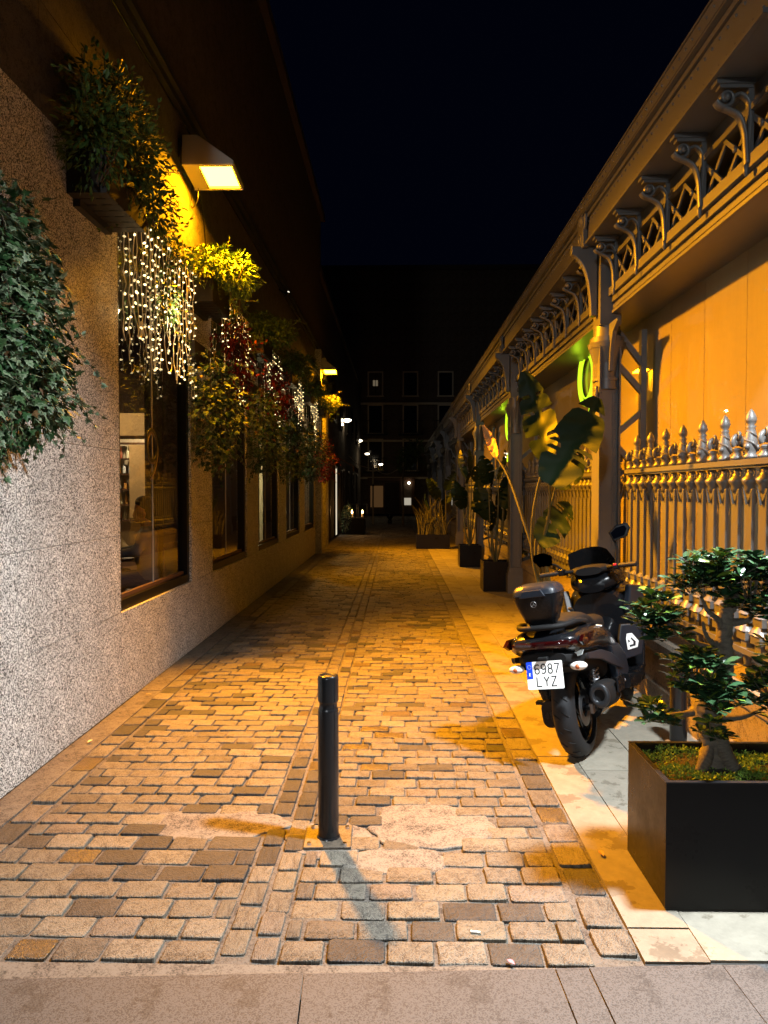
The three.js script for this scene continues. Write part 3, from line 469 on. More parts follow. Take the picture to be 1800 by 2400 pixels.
// ================================================================ FOLIAGE
// leaf outlines: list of [x, y, z, edge(0..1)] with a centre, unit length
const ivyLeaf = (() => { const P = [[0, 0], [.16, -.12], [.5, -.06], [.34, .22], [.46, .44], [.2, .5], [0, 1], [-.2, .5], [-.46, .44], [-.34, .22], [-.5, -.06], [-.16, -.12]]; return { v: [[0, .3, .05, 0], ...P.map(([x, y]) => [x, y, -.06 * Math.abs(x) * 2, 1])], f: P.map((_, i) => [0, 1 + i, 1 + (i + 1) % P.length]) }; })();
const ovalLeaf = (w = .24, fold = .07) => ({ v: [[0, 0, 0, .4], [w * .75, .28, fold, 1], [w, .55, fold, 1], [w * .6, .82, fold * .5, 1], [0, 1, -.06, 1], [-w * .6, .82, fold * .5, 1], [-w, .55, fold, 1], [-w * .75, .28, fold, 1], [0, .5, 0, 0]], f: [[8, 0, 1], [8, 1, 2], [8, 2, 3], [8, 3, 4], [8, 4, 5], [8, 5, 6], [8, 6, 7], [8, 7, 0]] });
const smallLeaf = { v: [[0, 0, 0, 0], [.25, .5, .06, 1], [0, 1, -.04, 1], [-.25, .5, .06, 1]], f: [[0, 1, 2], [0, 2, 3]] };
// leaves = [{p, dir, up, s, c:[centre rgb], e:[edge rgb]}]
function leafGeo(tpl, leaves) {
  const nv = tpl.v.length, pos = new Float32Array(leaves.length * tpl.f.length * 9), col = new Float32Array(pos.length), Y = V3(), X = V3(), Z = V3(), m = new THREE.Matrix4(), t = V3(); let k = 0;
  for (const L of leaves) {
    Y.copy(L.dir).normalize(); X.crossVectors(Y, L.up).normalize(); if (X.lengthSq() < .1) X.set(1, 0, 0); Z.crossVectors(X, Y); m.makeBasis(X, Y, Z).scale(V3(L.s * (L.w ?? 1), L.s, L.s)).setPosition(L.p);
    const vs = tpl.v.map((v) => { t.set(v[0], v[1], v[2]).applyMatrix4(m); return [t.x, t.y, t.z, v[3]]; });
    for (const f of tpl.f) for (const q of f) { const v = vs[q]; pos[k] = v[0]; pos[k + 1] = v[1]; pos[k + 2] = v[2]; for (let c = 0; c < 3; c++) col[k + c] = lerp(L.c[c], L.e[c], v[3]); k += 3; }
  }
  const g = new THREE.BufferGeometry(); g.setAttribute('position', new THREE.BufferAttribute(pos, 3)); g.setAttribute('color', new THREE.BufferAttribute(col, 3)); g.computeVertexNormals(); return g;
}
const jitterCol = (c, r, a = .35) => { const f = 1 - a / 2 + a * r(); return [c[0] * f * (1 + .2 * (r() - .5)), c[1] * f, c[2] * f * (1 + .2 * (r() - .5))]; };
const dirOf = (r) => { const z = r() * 2 - 1, a = r() * 6.2832, q = Math.sqrt(1 - z * z); return V3(q * Math.cos(a), z, q * Math.sin(a)); };
const PAL = {
  ivy: (r) => { if (r() < .035) { const b = jitterCol([.09, .05, .02], r, .6); return [b, b]; } const c = jitterCol([.018, .05, .016], r, .6), v = r(); return [c, v < .45 ? [.17, .21, .13] : v < .75 ? [.06, .10, .04] : c]; },
  green: (r) => { const c = jitterCol([.05, .085, .02], r, .7); return [c, r() < .3 ? c.map((v) => v * 1.6) : c]; },
  red: (r) => { const c = jitterCol(r() < .7 ? [.2, .02, .012] : [.07, .03, .02], r, .6); return [c, c]; },
};
// a hanging or bushy plant: lumps of leaves over an uneven body; lumps = [x, y, d, rx, ry, rd, count]
function bush(t, lumps, { tpl = ivyLeaf, size = .05, pal = PAL.ivy, seed = 1, single: nS = 0, droop = .5, mat = M.leaf, strays = 0 } = {}) {
  const r = rngOf(seed), L = [], strips = [];
  for (const [x, y, d, rx, ry, rd, n] of lumps) for (let i = 0; i < n; i++) {
    const u = dirOf(r), q = Math.pow(r(), .28), wob = 1 + .14 * Math.sin(u.x * 5 + seed) * Math.cos(u.y * 6 + seed * 2) + .1 * Math.sin(u.z * 9 + u.y * 7), p = V3(x + u.x * rx * q * wob, y + u.y * ry * q * wob, -d + u.z * rd * q * wob);
    if (p.x < WX + .015 && x < 0) p.x = WX + .015 + r() * .05;
    const out = u.clone().add(dirOf(r).multiplyScalar(.7)).normalize(), dir = out.clone().add(V3(0, -droop * 2 * r(), 0)).add(dirOf(r).multiplyScalar(.5)).normalize();
    const [c, e] = pal(r); L.push({ p, dir, up: out.add(V3(0, .5, 0)).normalize(), s: size * (.4 + .95 * r()), c, e });
  }
  // stray shoots leaving the outline
  for (let i = 0; i < strays; i++) {
    const lp = lumps[(r() * lumps.length) | 0], u = dirOf(r); let p = V3(lp[0] + u.x * lp[3] * .95, lp[1] + u.y * lp[4] * .95, -lp[2] + u.z * lp[5] * .95); if (p.x < WX + .03 && lp[0] < 0) p.x = WX + .04; const pts = [p.clone()]; const v = u.clone().add(V3(0, droop > .6 ? -.6 : .2, 0)).normalize();
    const n = 4 + (r() * 4 | 0); for (let k = 0; k < n; k++) { v.add(dirOf(r).multiplyScalar(.35)).add(V3(0, -.12 * droop, 0)).normalize(); p = p.clone().addScaledVector(v, size * .8); if (p.x < WX + .02 && lp[0] < 0) p.x = WX + .025; pts.push(p); for (let q = 0; q < 2; q++) { const [c, e] = pal(r); L.push({ p: p.clone(), dir: v.clone().add(dirOf(r).multiplyScalar(.9)), up: dirOf(r), s: size * (.45 + .4 * r()), c, e }); } }
    strips.push(tube(pts.map((q) => q.toArray()), .0025, 6, 3));
  }
  // stems through the body
  for (const [x, y, d, rx, ry, rd] of lumps) for (let i = 0; i < 5; i++) { const u = dirOf(r); const a = [x < 0 ? Math.max(WX + .03, x + u.x * rx * .2) : x + u.x * rx * .2, y + (droop > .6 ? ry * .9 : -ry * .9), -d + u.z * rd * .3], b = [x < 0 ? Math.max(WX + .03, x + u.x * rx * .8) : x + u.x * rx * .8, y + u.y * ry * .6, -d + u.z * rd * .8]; strips.push(bar(a, b, .006, 4, .003)); }
  part('stems', strips, M.twig, t);
  if (nS) {
    const sorted = L.map((q, i) => [q.s * (1 + (q.p.x - -2.2)), i]).sort((a, b) => b[0] - a[0]); const pick = new Set(sorted.slice(0, nS).map((q) => q[1]));
    const base = leafVariants(tpl, pal, seed, 12);
    L.forEach((q, i) => { if (!pick.has(i)) return; const m = part('leaf', base[i % base.length], mat, t); const Y = q.dir.clone().normalize(), X = V3().crossVectors(Y, q.up).normalize(), Z = V3().crossVectors(X, Y); m.quaternion.setFromRotationMatrix(new THREE.Matrix4().makeBasis(X, Y, Z)); m.position.copy(q.p); m.scale.setScalar(q.s); });
    const rest = L.filter((_, i) => !pick.has(i)); if (rest.length) { const m = part('foliage', leafGeo(tpl, rest), mat, t); m.userData.kind = 'stuff'; }
  } else part('foliage', leafGeo(tpl, L), mat, t);
  return L.length;
}
function leafVariants(tpl, pal, seed, n) { const r = rngOf(seed + 999); return [...Array(n)].map(() => { const [c, e] = pal(r); return leafGeo(tpl, [{ p: V3(), dir: V3(0, 1, 0), up: V3(0, 0, 1), s: 1, c, e }]); }); }

// hanging ivy on each pier
{
  const where = ['large variegated ivy hanging on the wall at the left edge', 'hanging ivy on the pier after the first window, under the floodlit shrub', 'hanging ivy on the pier after the second window', 'hanging ivy on the pier after the third window', 'hanging ivy on the pier after the fourth window', 'hanging red-leaved creeper on the last pier below the second floodlight'];
  const pals = [PAL.ivy, PAL.ivy, PAL.ivy, PAL.ivy, PAL.ivy, PAL.red];
  where.forEach((w, k) => {
    const dc = k ? 4.75 + PITCH * k : 3.62, t = thing('hanging_ivy', w, 'plant', [0, 0, 0], 'ivy hanging on the granite piers'), near = k === 0;
    const x = -1.93, lumps = near ? [[x - .06, 2.9, dc - .1, .24, .34, .5, 1500], [x, 2.5, dc, .26, .42, .46, 2000], [x + .02, 2.2, dc + .08, .21, .28, .36, 1000], [x - .05, 2.15, dc - .4, .2, .25, .3, 400]] : [[x, 2.85, dc, .24, .32, .45, 420], [x + .05, 2.45, dc + .05, .3, .36, .5, 620], [x, 2.12, dc + .1, .22, .24, .38, 320]];
    bush(t, lumps, { size: near ? .047 : .052, pal: pals[k], seed: 40 + k, single: near ? 290 : 0, droop: .8, strays: near ? 90 : 34 });
    part('wall_basket', bx(WX + .004, WX + .14, 3.0, 3.2, dc - .3, dc + .3), boxMat, t);
  });
}
// shrubs in the wall planters
{
  const w = ['dark leafy shrub on the topmost left planter box', 'bright yellow-lit shrub in the planter box below the first floodlight', 'shrub in the planter box after the second window', 'shrub in the planter box after the third window', 'shrub in the planter box after the fourth window', 'yellow-lit shrub in the planter box below the second floodlight'];
  w.forEach((label, k) => {
    const dc = 5.15 + PITCH * k, t = thing('planter_shrub', label, 'shrub', [0, 0, 0], 'shrubs in the wall planters');
    const lumps = k === 0 ? [[-1.95, 3.98, 4.72, .22, .34, .24, 900], [-1.98, 4.3, 5.35, .19, .42, .42, 1500], [-1.9, 4.02, 5.2, .26, .3, .38, 1200], [-1.85, 3.86, 5.55, .18, .2, .26, 420], [-2.03, 4.35, 5.0, .14, .32, .35, 600], [-2.04, 3.92, 5.75, .10, .08, .35, 240], [-2.06, 3.94, 6.35, .08, .07, .4, 220], [-2.06, 3.94, 6.95, .08, .07, .35, 200]] : [[-1.95, 4.06, dc - .2, .24, .2, .52, 1400], [-1.74, 4.0, dc - .2, .26, .17, .52, 1400], [-1.98, 3.92, dc - .5, .16, .14, .3, 260], [-2.05, 3.96, dc + .75, .09, .07, .5, 220], [-1.82, 3.78, dc + .3, .12, .18, .2, 120]];
    bush(t, lumps, { tpl: ovalLeaf(.2), size: .055, pal: PAL.green, seed: 70 + k, droop: .25, strays: 22 });
  });
}
// red trailing plants at the heads of windows
[[0, 'red trailing leaves inside the light curtain of the second window', 8.62], [1, 'red trailing leaves inside the light curtain of the third window', 11.5]].forEach(([k, label, d]) => {
  const t = thing('red_trailing_plant', label, 'plant', [0, 0, 0], 'red trailing plants at the windows');
  bush(t, [[-1.93, 3.5, d, .17, .18, .25, 220], [-1.9, 3.25, d + .25, .16, .2, .25, 220], [-1.93, 3.05, d + .45, .12, .15, .2, 110]], { tpl: ovalLeaf(.28), size: .075, pal: PAL.red, seed: 90 + k, droop: .9, strays: 16 });
});
// a sprig of pale leaves behind the first curtain of lights
{ const t = thing('window_plant', 'yellow-lit leafy plant at the head of the first window behind the string lights', 'plant'); bush(t, [[-2.06, 3.42, 6.5, .08, .28, .34, 260]], { tpl: ovalLeaf(.2), size: .06, pal: PAL.green, seed: 97, droop: .6, strays: 14 }); }

// curtains of fairy lights in front of the windows
const wireM = std({ color: lin(.85, .8, .66), roughness: .5 }), bulbMs = [4.2, 2.6, 1.2].map((e) => glow(lin(1, .74, .34), e)), bulbG = xf(new THREE.SphereGeometry(.0085, 7, 5), { s: [1, 1.5, 1] });
['tall curtain of warm string lights hanging over the first, nearest window', 'string lights over the second window among red leaves', 'string lights over the third window', 'string lights over the fourth window', 'string lights over the fifth window, farthest'].forEach((label, k) => {
  const t = thing('string_lights', label, 'string lights', [0, 0, 0], 'curtains of string lights'), r = rngOf(200 + k), [a] = winD(k);
  const d0 = a - .12, d1 = a + (k ? 1.5 : 1.86), X = k ? -2.02 : -2.08, wires = [], n = k ? 13 : 21; let nb = 0;
  wires.push(tube([[X, 3.97, -d0], [X + .01, 3.955, -(d0 + d1) / 2], [X, 3.97, -d1]], .0035, 10, 4));
  for (let i = 0; i < n; i++) {
    const d = lerp(d0, d1, (i + .5 * r()) / n), len = k ? (i > n * .45 && i < n * .75 ? rr(.9, 1.35, r) : rr(.4, .75, r)) : rr(.92, 1.26, r) + (i > n * .7 ? .1 : 0), pts = []; let x = X, dd = d; const ns = Math.round(len / .085), loop = r() < .3;
    for (let q = 0; q <= ns; q++) { const y = 3.96 - q * len / ns; pts.push([x + rr(-.012, .012, r), y, -dd + rr(-.016, .016, r)]); if (loop && q > ns - 4) dd += rr(.0, .05, r); if (q > 0 && r() < (k ? .8 : .86)) { const m = part('bulb', bulbG, bulbMs[(r() * 3) | 0], t); m.position.set(x + rr(.005, .022, r), y, -dd + rr(-.03, .03, r)); m.rotation.set(rr(-1.6, 1.6, r), 0, rr(-1.6, 1.6, r)); m.scale.setScalar(k ? .95 : rr(.8, 1.15, r)); nb++; } }
    if (loop) { const e = pts[pts.length - 1]; pts.push([e[0], e[1] + .05, e[2] - .07], [e[0], e[1] + .15, e[2] - .06]); }
    wires.push(tube(pts, k ? .0028 : .0042, ns * 2, 4));
  }
  part('wires', wires, wireM, t);
  const l = new THREE.PointLight(lin(1, .78, .4), k ? .5 : .9); l.name = 'string_light_glow'; l.position.set(-1.98, 3.3, -(d0 + d1) / 2); l.shadow.radius = 1; l.castShadow = true; t.add(l);
});

// ---------------------------------------------------------------- bonsai ficus in a square black planter
{
  const X0 = 1.078, X1 = 1.86, D0 = 2.885, D1 = 3.36, H = .518, T = .012;
  const p = thing('square_planter', 'large black steel planter box holding a bonsai, front right', 'planter');
  part('front_side', bx(X0, X1, .01, H, D0, D0 + T), M.planter, p); part('rear_side', bx(X0, X1, .01, H, D1 - T, D1), M.planter, p); part('left_side', bx(X0, X0 + T, .01, H, D0 + T + .001, D1 - T - .001), M.planter, p); part('right_side', bx(X1 - T, X1, .01, H, D0 + T + .001, D1 - T - .001), M.planter, p);
  part('rim', [bx(X0 - .002, X1 + .002, H + .001, H + .006, D0 - .002, D0 + .02), bx(X0 - .002, X1 + .002, H + .001, H + .006, D1 - .02, D1 + .002), bx(X0 - .002, X0 + .02, H + .001, H + .006, D0 + .021, D1 - .021), bx(X1 - .02, X1 + .002, H + .001, H + .006, D0 + .021, D1 - .021)], M.black, p);
  const so = new THREE.PlaneGeometry(X1 - X0 - .03, D1 - D0 - .03, 30, 20).rotateX(-Math.PI / 2), sp = so.attributes.position; for (let i = 0; i < sp.count; i++) { const x = sp.getX(i), z = sp.getZ(i); sp.setY(i, .012 * Math.sin(x * 13) * Math.cos(z * 17) + .05 * Math.exp(-((x + .1) ** 2 + (z + .05) ** 2) * 40)); } so.translate((X0 + X1) / 2, .455, -(D0 + D1) / 2); so.computeVertexNormals(); part('soil', metric(so, .5), M.soil, p);
  const r = rngOf(301), moss = []; for (let i = 0; i < 9000; i++) { const x = rr(X0 + .02, X1 - .02, r), d = rr(D0 + .02, D1 - .02, r), n = Math.sin(x * 21 + 2 * Math.sin(d * 17)) + Math.cos(d * 26 + x * 7); if (n < -.5 && r() < .7) continue; const c = jitterCol([.14, .23, .035], r, .8); moss.push({ p: V3(x, .468 + .02 * r() + .018 * Math.max(0, n), -d), dir: dirOf(r).add(V3(0, .8, 0)), up: dirOf(r), s: rr(.008, .018, r), c, e: c }); }
  const mo = single('moss_cover', 'bright green moss covering the soil of the square planter', 'moss', leafGeo(smallLeaf, moss), M.leaf); mo.userData.kind = 'stuff';
  // tree
  const t = thing('bonsai_tree', 'gnarled ficus bonsai with glossy leaf pads growing in the square black planter', 'tree');
  const Z = 3.2, P = (x, y, d = Z) => [x, y, -d];
  part('trunk', [taper([P(1.40, .44), P(1.40, .54, 3.19), P(1.375, .66, 3.18), P(1.36, .74, 3.17), P(1.405, .83, 3.18), P(1.445, .94, 3.19), P(1.44, 1.04, 3.2), P(1.445, 1.13, 3.2), P(1.45, 1.19, 3.2)], [.085, .055, .047, .05, .038, .036, .034, .03, .024], 60, 14, .16), taper([P(1.42, .66, 3.17), P(1.42, .57, 3.15), P(1.46, .48, 3.12), P(1.48, .44, 3.11)], [.02, .035, .03, .02], 20, 8, .12), taper([P(1.38, .6, 3.17), P(1.34, .52, 3.14), P(1.30, .46, 3.12)], [.02, .03, .02], 16, 8, .12)], M.bark, t);
  const br = [[[1.44, 1.06], [1.40, 1.12], [1.35, 1.17], [1.31, 1.23]], [[1.445, 1.12], [1.47, 1.2], [1.46, 1.28]], [[1.45, 1.10], [1.52, 1.13], [1.57, 1.2], [1.60, 1.25]], [[1.44, 1.02], [1.38, 1.02], [1.34, 1.07], [1.32, 1.12]], [[1.43, .98], [1.3, 1.02], [1.2, 1.1], [1.12, 1.15]], [[1.40, .82], [1.32, .86], [1.25, .9]], [[1.37, .72], [1.26, .70], [1.15, .71], [1.08, .72]], [[1.42, .86], [1.52, .84], [1.6, .87]], [[1.39, .68], [1.5, .70], [1.62, .74]], [[1.45, 1.13], [1.44, 1.2], [1.39, 1.27]]];
  for (const b of br) part('branch', taper(b.map(([x, y], i) => P(x + (i % 2 ? .008 : -.006), y, Z - .02 * i + .02 * Math.sin(i * 3 + x * 9))), [.02, .014, .01, .006], 18, 6, .12), M.bark, t);
  const pads = [[1.40, 1.345, 3.18, .2, .09, .16, 380], [1.52, 1.26, 3.12, .15, .11, .13, 330], [1.29, 1.30, 3.14, .10, .075, .1, 170], [1.61, 1.31, 3.15, .11, .08, .1, 150], [1.10, 1.17, 3.14, .115, .085, .11, 230], [1.15, 1.10, 3.12, .08, .06, .08, 100], [1.27, .93, 3.08, .115, .11, .11, 290], [1.33, .82, 3.02, .10, .08, .09, 150], [1.60, .86, 3.06, .13, .12, .12, 270], [1.67, .73, 3.04, .11, .1, .1, 160], [1.10, .72, 3.10, .085, .06, .08, 80], [1.31, .69, 3.02, .07, .045, .06, 40], [1.66, .98, 3.2, .08, .06, .09, 50], [1.74, 1.22, 3.2, .09, .06, .1, 50]];
  const q = rngOf(311), L = [], twigs = [], green = (r) => { const c = jitterCol(r() < .12 ? [.09, .15, .02] : [.018, .045, .018], r, .5); return [c.map((v) => v * 1.3), c]; };
  for (const [x, y, d, rx, ry, rd, n] of pads) for (let i = 0; i < Math.ceil(n / 6); i++) { // rosettes of leaves at twig ends
    const u = dirOf(q), k = Math.sqrt(q()), c = V3(x + u.x * rx * k, y + u.y * ry * (1 - .35 * k) + rr(-.3, .3, q) * ry, -d + u.z * rd * k), ax = V3(u.x * .6, .8, u.z * .6).normalize(); twigs.push(bar([x + (c.x - x) * .55, y - ry * .25, -d + (c.z + d) * .55], c.toArray(), .0025, 4, .0018));
    for (let j = 0; j < 7; j++) { const th = j / 7 * 6.28 + q(), b = V3(Math.cos(th), rr(-.15, .55, q), Math.sin(th)).addScaledVector(ax, .35).normalize(); const [cc, e] = green(q); L.push({ p: c.clone().addScaledVector(b, .006), dir: b.clone().add(V3(0, -.15, 0)), up: V3(0, 1, 0).add(dirOf(q).multiplyScalar(.35)), s: rr(.034, .078, q), w: rr(.8, 1.25, q), c: cc, e }); }
  }
  part('twigs', twigs, M.bark, t);
  const tpl = ovalLeaf(.26, .05), vars = leafVariants(tpl, green, 5, 14);
  L.forEach((o, i) => { if (i % 3 !== 0 || i >= 885) return; const Y = o.dir.clone().normalize(), X = V3().crossVectors(Y, o.up).normalize(), W = V3().crossVectors(X, Y), m = part('leaf', vars[i % vars.length], M.leafGloss, t); m.quaternion.setFromRotationMatrix(new THREE.Matrix4().makeBasis(X, Y, W)); m.position.copy(o.p); m.scale.set(o.s * o.w, o.s, o.s); });
  const rest = L.filter((_, i) => !(i % 3 === 0 && i < 885)); const lm = part('foliage', leafGeo(tpl, rest), M.leafGloss, t); lm.userData.kind = 'stuff';
}
// dark post behind the bonsai planter
{ const b = thing('bollard', 'short dark bollard with an ochre foot behind the bonsai planter', 'bollard', [1.86, 0, -4.78]); part('post', lathe([[0, .03], [.055, .03], [.055, .52], [.05, .56], [.03, .585], [0, .59]], 20), M.black, b); part('foot', lathe([[0, .002], [.085, .002], [.085, .02], [.065, .035], [0, .035]], 20), std({ color: lin(.3, .14, .05), roughness: .7 }), b); }

// ---------------------------------------------------------------- tall-leaved plants in black planters on the footway
function bladeLeaf(base, tip, width, bend, fold, seed, splits = 3) { // broad paddle leaf along a bowed midrib
  const r = rngOf(seed), A = V3(...base), B = V3(...tip), ax = B.clone().sub(A), L = ax.length(); ax.normalize(); const side = V3(...bend).cross(ax).normalize(), nrm = ax.clone().cross(side).normalize(), N = 26, pos = [], idx = [], cuts = new Set([...Array(splits)].map(() => 6 + (r() * 17 | 0)));
  const K = 4; for (let i = 0; i <= N; i++) { const u = i / N, w = width * Math.pow(Math.sin(Math.PI * Math.min(1, .06 + .92 * Math.pow(u, .8))), .62) * (cuts.has(i) ? .82 : 1), mid = A.clone().addScaledVector(ax, L * u).addScaledVector(nrm, -L * .16 * Math.sin(u * 2.6) * 1).addScaledVector(V3(0, -1, 0), L * .12 * u * u);
    for (let j = -K; j <= K; j++) { const q = j / K; const P = mid.clone().addScaledVector(side, q * w * .5).addScaledVector(nrm, fold * w * (Math.abs(q) - .1 * Math.sin(u * 30 + j)) * .5 + .006 * Math.sin(i * 2.4 + seed) * Math.abs(q)); pos.push(P.x, P.y, P.z); } }
  const C = 2 * K + 1; for (let i = 0; i < N; i++) for (let j = 0; j < 2 * K; j++) { if (cuts.has(i) && Math.abs(j - K + .5) > 1) { if (r() < .85) continue; } const a = i * C + j; idx.push(a, a + 1, a + C, a + 1, a + C + 1, a + C); }
  const g = new THREE.BufferGeometry(); g.setAttribute('position', new THREE.Float32BufferAttribute(pos, 3)); g.setIndex(idx); g.computeVertexNormals(); return g.toNonIndexed();
}
const bananaM = phys({ color: lin(.009, .019, .006), roughness: .5, specularIntensity: .25 }), bananaDry = std({ color: lin(.36, .22, .09), roughness: .7 }), stalkM = std({ color: lin(.08, .075, .026), roughness: .6 });
function blackPlanter(label, x0, x1, d0, d1, h, group = 'black planters along the footway') {
  const p = thing('footway_planter', label, 'planter', [0, 0, 0], group);
  part('walls', [bx(x0, x1, .01, h, d0, d0 + .015), bx(x0, x1, .01, h, d1 - .015, d1), bx(x0, x0 + .015, .01, h, d0 + .016, d1 - .016), bx(x1 - .015, x1, .01, h, d0 + .016, d1 - .016)], M.planter, p); part('soil', bx(x0 + .016, x1 - .016, .02, h - .05, d0 + .016, d1 - .016), M.soil, p);
}
blackPlanter('black square planter behind the scooter, nearest of the footway planters', 1.24, 1.64, 6.4, 6.8, .5);
blackPlanter('tall black square planter beside the second iron column', 1.44, 1.9, 12.05, 12.5, .5);
blackPlanter('black square planter farther on, before the third iron column', 1.38, 1.86, 15.9, 16.4, .48);
blackPlanter('long low black planter with grasses, farther down the footway', .56, 1.52, 20.8, 21.4, .42);
{
  const leafOf = (t, stalk, base, tip, w, bend, fold, seed, mat = bananaM, splits = 3) => { part('stalk', taper([...stalk, base], [.022, .016, .012, .009], 20, 7), stalkM, t); part('leaf_blade', bladeLeaf(base, tip, w, bend, fold, seed, splits), mat, t); };
  const t = thing('bird_of_paradise_plant', 'tall plant with broad dark paddle leaves behind the scooter', 'plant', [0, 0, 0], 'paddle-leaved plants');
  const K = .72, S0 = (x, y, d) => [x * K, 1.69 + (y - 1.69) * K, -d * K]; let S = (x, y, d) => y < .5 ? [x * .86, .45, -d * K - .1] : S0(x, y, d);
  leafOf(t, [S(1.62, .45, 8.95), S(1.66, 1.1, 8.9), S(1.70, 1.75, 8.75)], S(1.78, 2.05, 8.6), S(1.50, 3.32, 8.9), .30, [-.4, -.25, 1], .35, 3);
  leafOf(t, [S(1.7, .45, 8.9), S(1.74, 1.0, 8.6), S(1.72, 1.45, 8.2)], S(1.66, 1.75, 7.9), S(2.02, 2.78, 7.5), .41, [-.7, .1, 1], .25, 4, bananaM, 4);
  leafOf(t, [S(1.68, .45, 9.0), S(1.72, .8, 8.8), S(1.70, 1.0, 8.6)], S(1.66, 1.08, 8.5), S(1.86, 1.62, 8.0), .30, [-.6, .4, 1], .2, 5);
  leafOf(t, [S(1.70, .45, 9.05), S(1.64, 1.2, 9.2), S(1.42, 1.9, 9.4)], S(1.30, 2.12, 9.5), S(1.12, 2.62, 9.6), .09, [-.5, .3, 1], .6, 6, bananaDry, 1);
  leafOf(t, [S(1.66, .45, 8.85), S(1.74, 1.0, 8.7), S(1.8, 1.5, 8.5)], S(1.84, 1.75, 8.4), S(1.98, 2.15, 7.95), .27, [-.6, .1, 1], .25, 7);
  for (const [dx, dy] of [[0, 0], [.06, .1], [-.05, -.06]]) part('stalk', taper([S(1.66 + dx, .45, 8.95 + dy), S(1.70 + dx, .9, 8.9 + dy), S(1.72 + dx * 2, 1.35, 8.8 + dy)], [.02, .014, .006], 12, 6), stalkM, t);
  S = (x, y, d) => [x, y, -d];
  const u = thing('bird_of_paradise_plant', 'dark bushy paddle-leaved plant in the planter beside the second iron column', 'plant', [0, 0, 0], 'paddle-leaved plants');
  for (let i = 0; i < 9; i++) { const r = rngOf(400 + i), a = i / 9 * 6.28, h = rr(.8, 1.9, r); leafOf(u, [S(1.67, .45, 12.25), S(1.67 + .1 * Math.cos(a), h * .6, 12.25 + .1 * Math.sin(a))], S(1.67 + .14 * Math.cos(a), h, 12.25 + .14 * Math.sin(a)), S(1.67 + .3 * Math.cos(a), h + rr(.45, .8, r), 12.25 + .35 * Math.sin(a)), .3, [Math.sin(a), .2, Math.cos(a)], .25, 410 + i); }
  const v = thing('bird_of_paradise_plant', 'dark paddle-leaved plant in the planter before the third iron column', 'plant', [0, 0, 0], 'paddle-leaved plants');
  for (let i = 0; i < 8; i++) { const r = rngOf(430 + i), a = i / 8 * 6.28 + .4, h = rr(1.1, 2.0, r); leafOf(v, [S(1.62, .43, 16.15), S(1.62 + .1 * Math.cos(a), h * .6, 16.15 + .1 * Math.sin(a))], S(1.62 + .15 * Math.cos(a), h, 16.15 + .15 * Math.sin(a)), S(1.62 + .34 * Math.cos(a), h + rr(.5, .9, r), 16.15 + .4 * Math.sin(a)), .34, [Math.sin(a), .2, Math.cos(a)], .25, 440 + i); }
  const g = thing('tall_grass_plant', 'arching grasses and dark leaves in the long low planter', 'plant'); const r = rngOf(450), blades = [];
  for (let i = 0; i < 90; i++) { const x = rr(.62, 1.46, r), d = rr(20.85, 21.3, r), h = rr(.5, 1.2, r), a = r() * 6.28, l = rr(.1, .45, r); blades.push(taper([[x, .37, -d], [x + l * .3 * Math.cos(a), .37 + h * .6, -d + l * .3 * Math.sin(a)], [x + l * Math.cos(a), .37 + h, -d + l * Math.sin(a)]], [.012, .01, .002], 8, 3)); } part('blades', blades, stalkM, g);
  for (let i = 0; i < 7; i++) { const q = rngOf(470 + i), x = rr(.7, 1.45, q), h = rr(.8, 1.7, q), a = q() * 6.28; leafOf(g, [S(x, .37, 21.1), S(x, h * .6, 21.1)], S(x, h, 21.1), S(x + .3 * Math.cos(a), h + .6, 21.1 + .3 * Math.sin(a)), .28, [Math.sin(a), .2, Math.cos(a)], .25, 480 + i); }
}

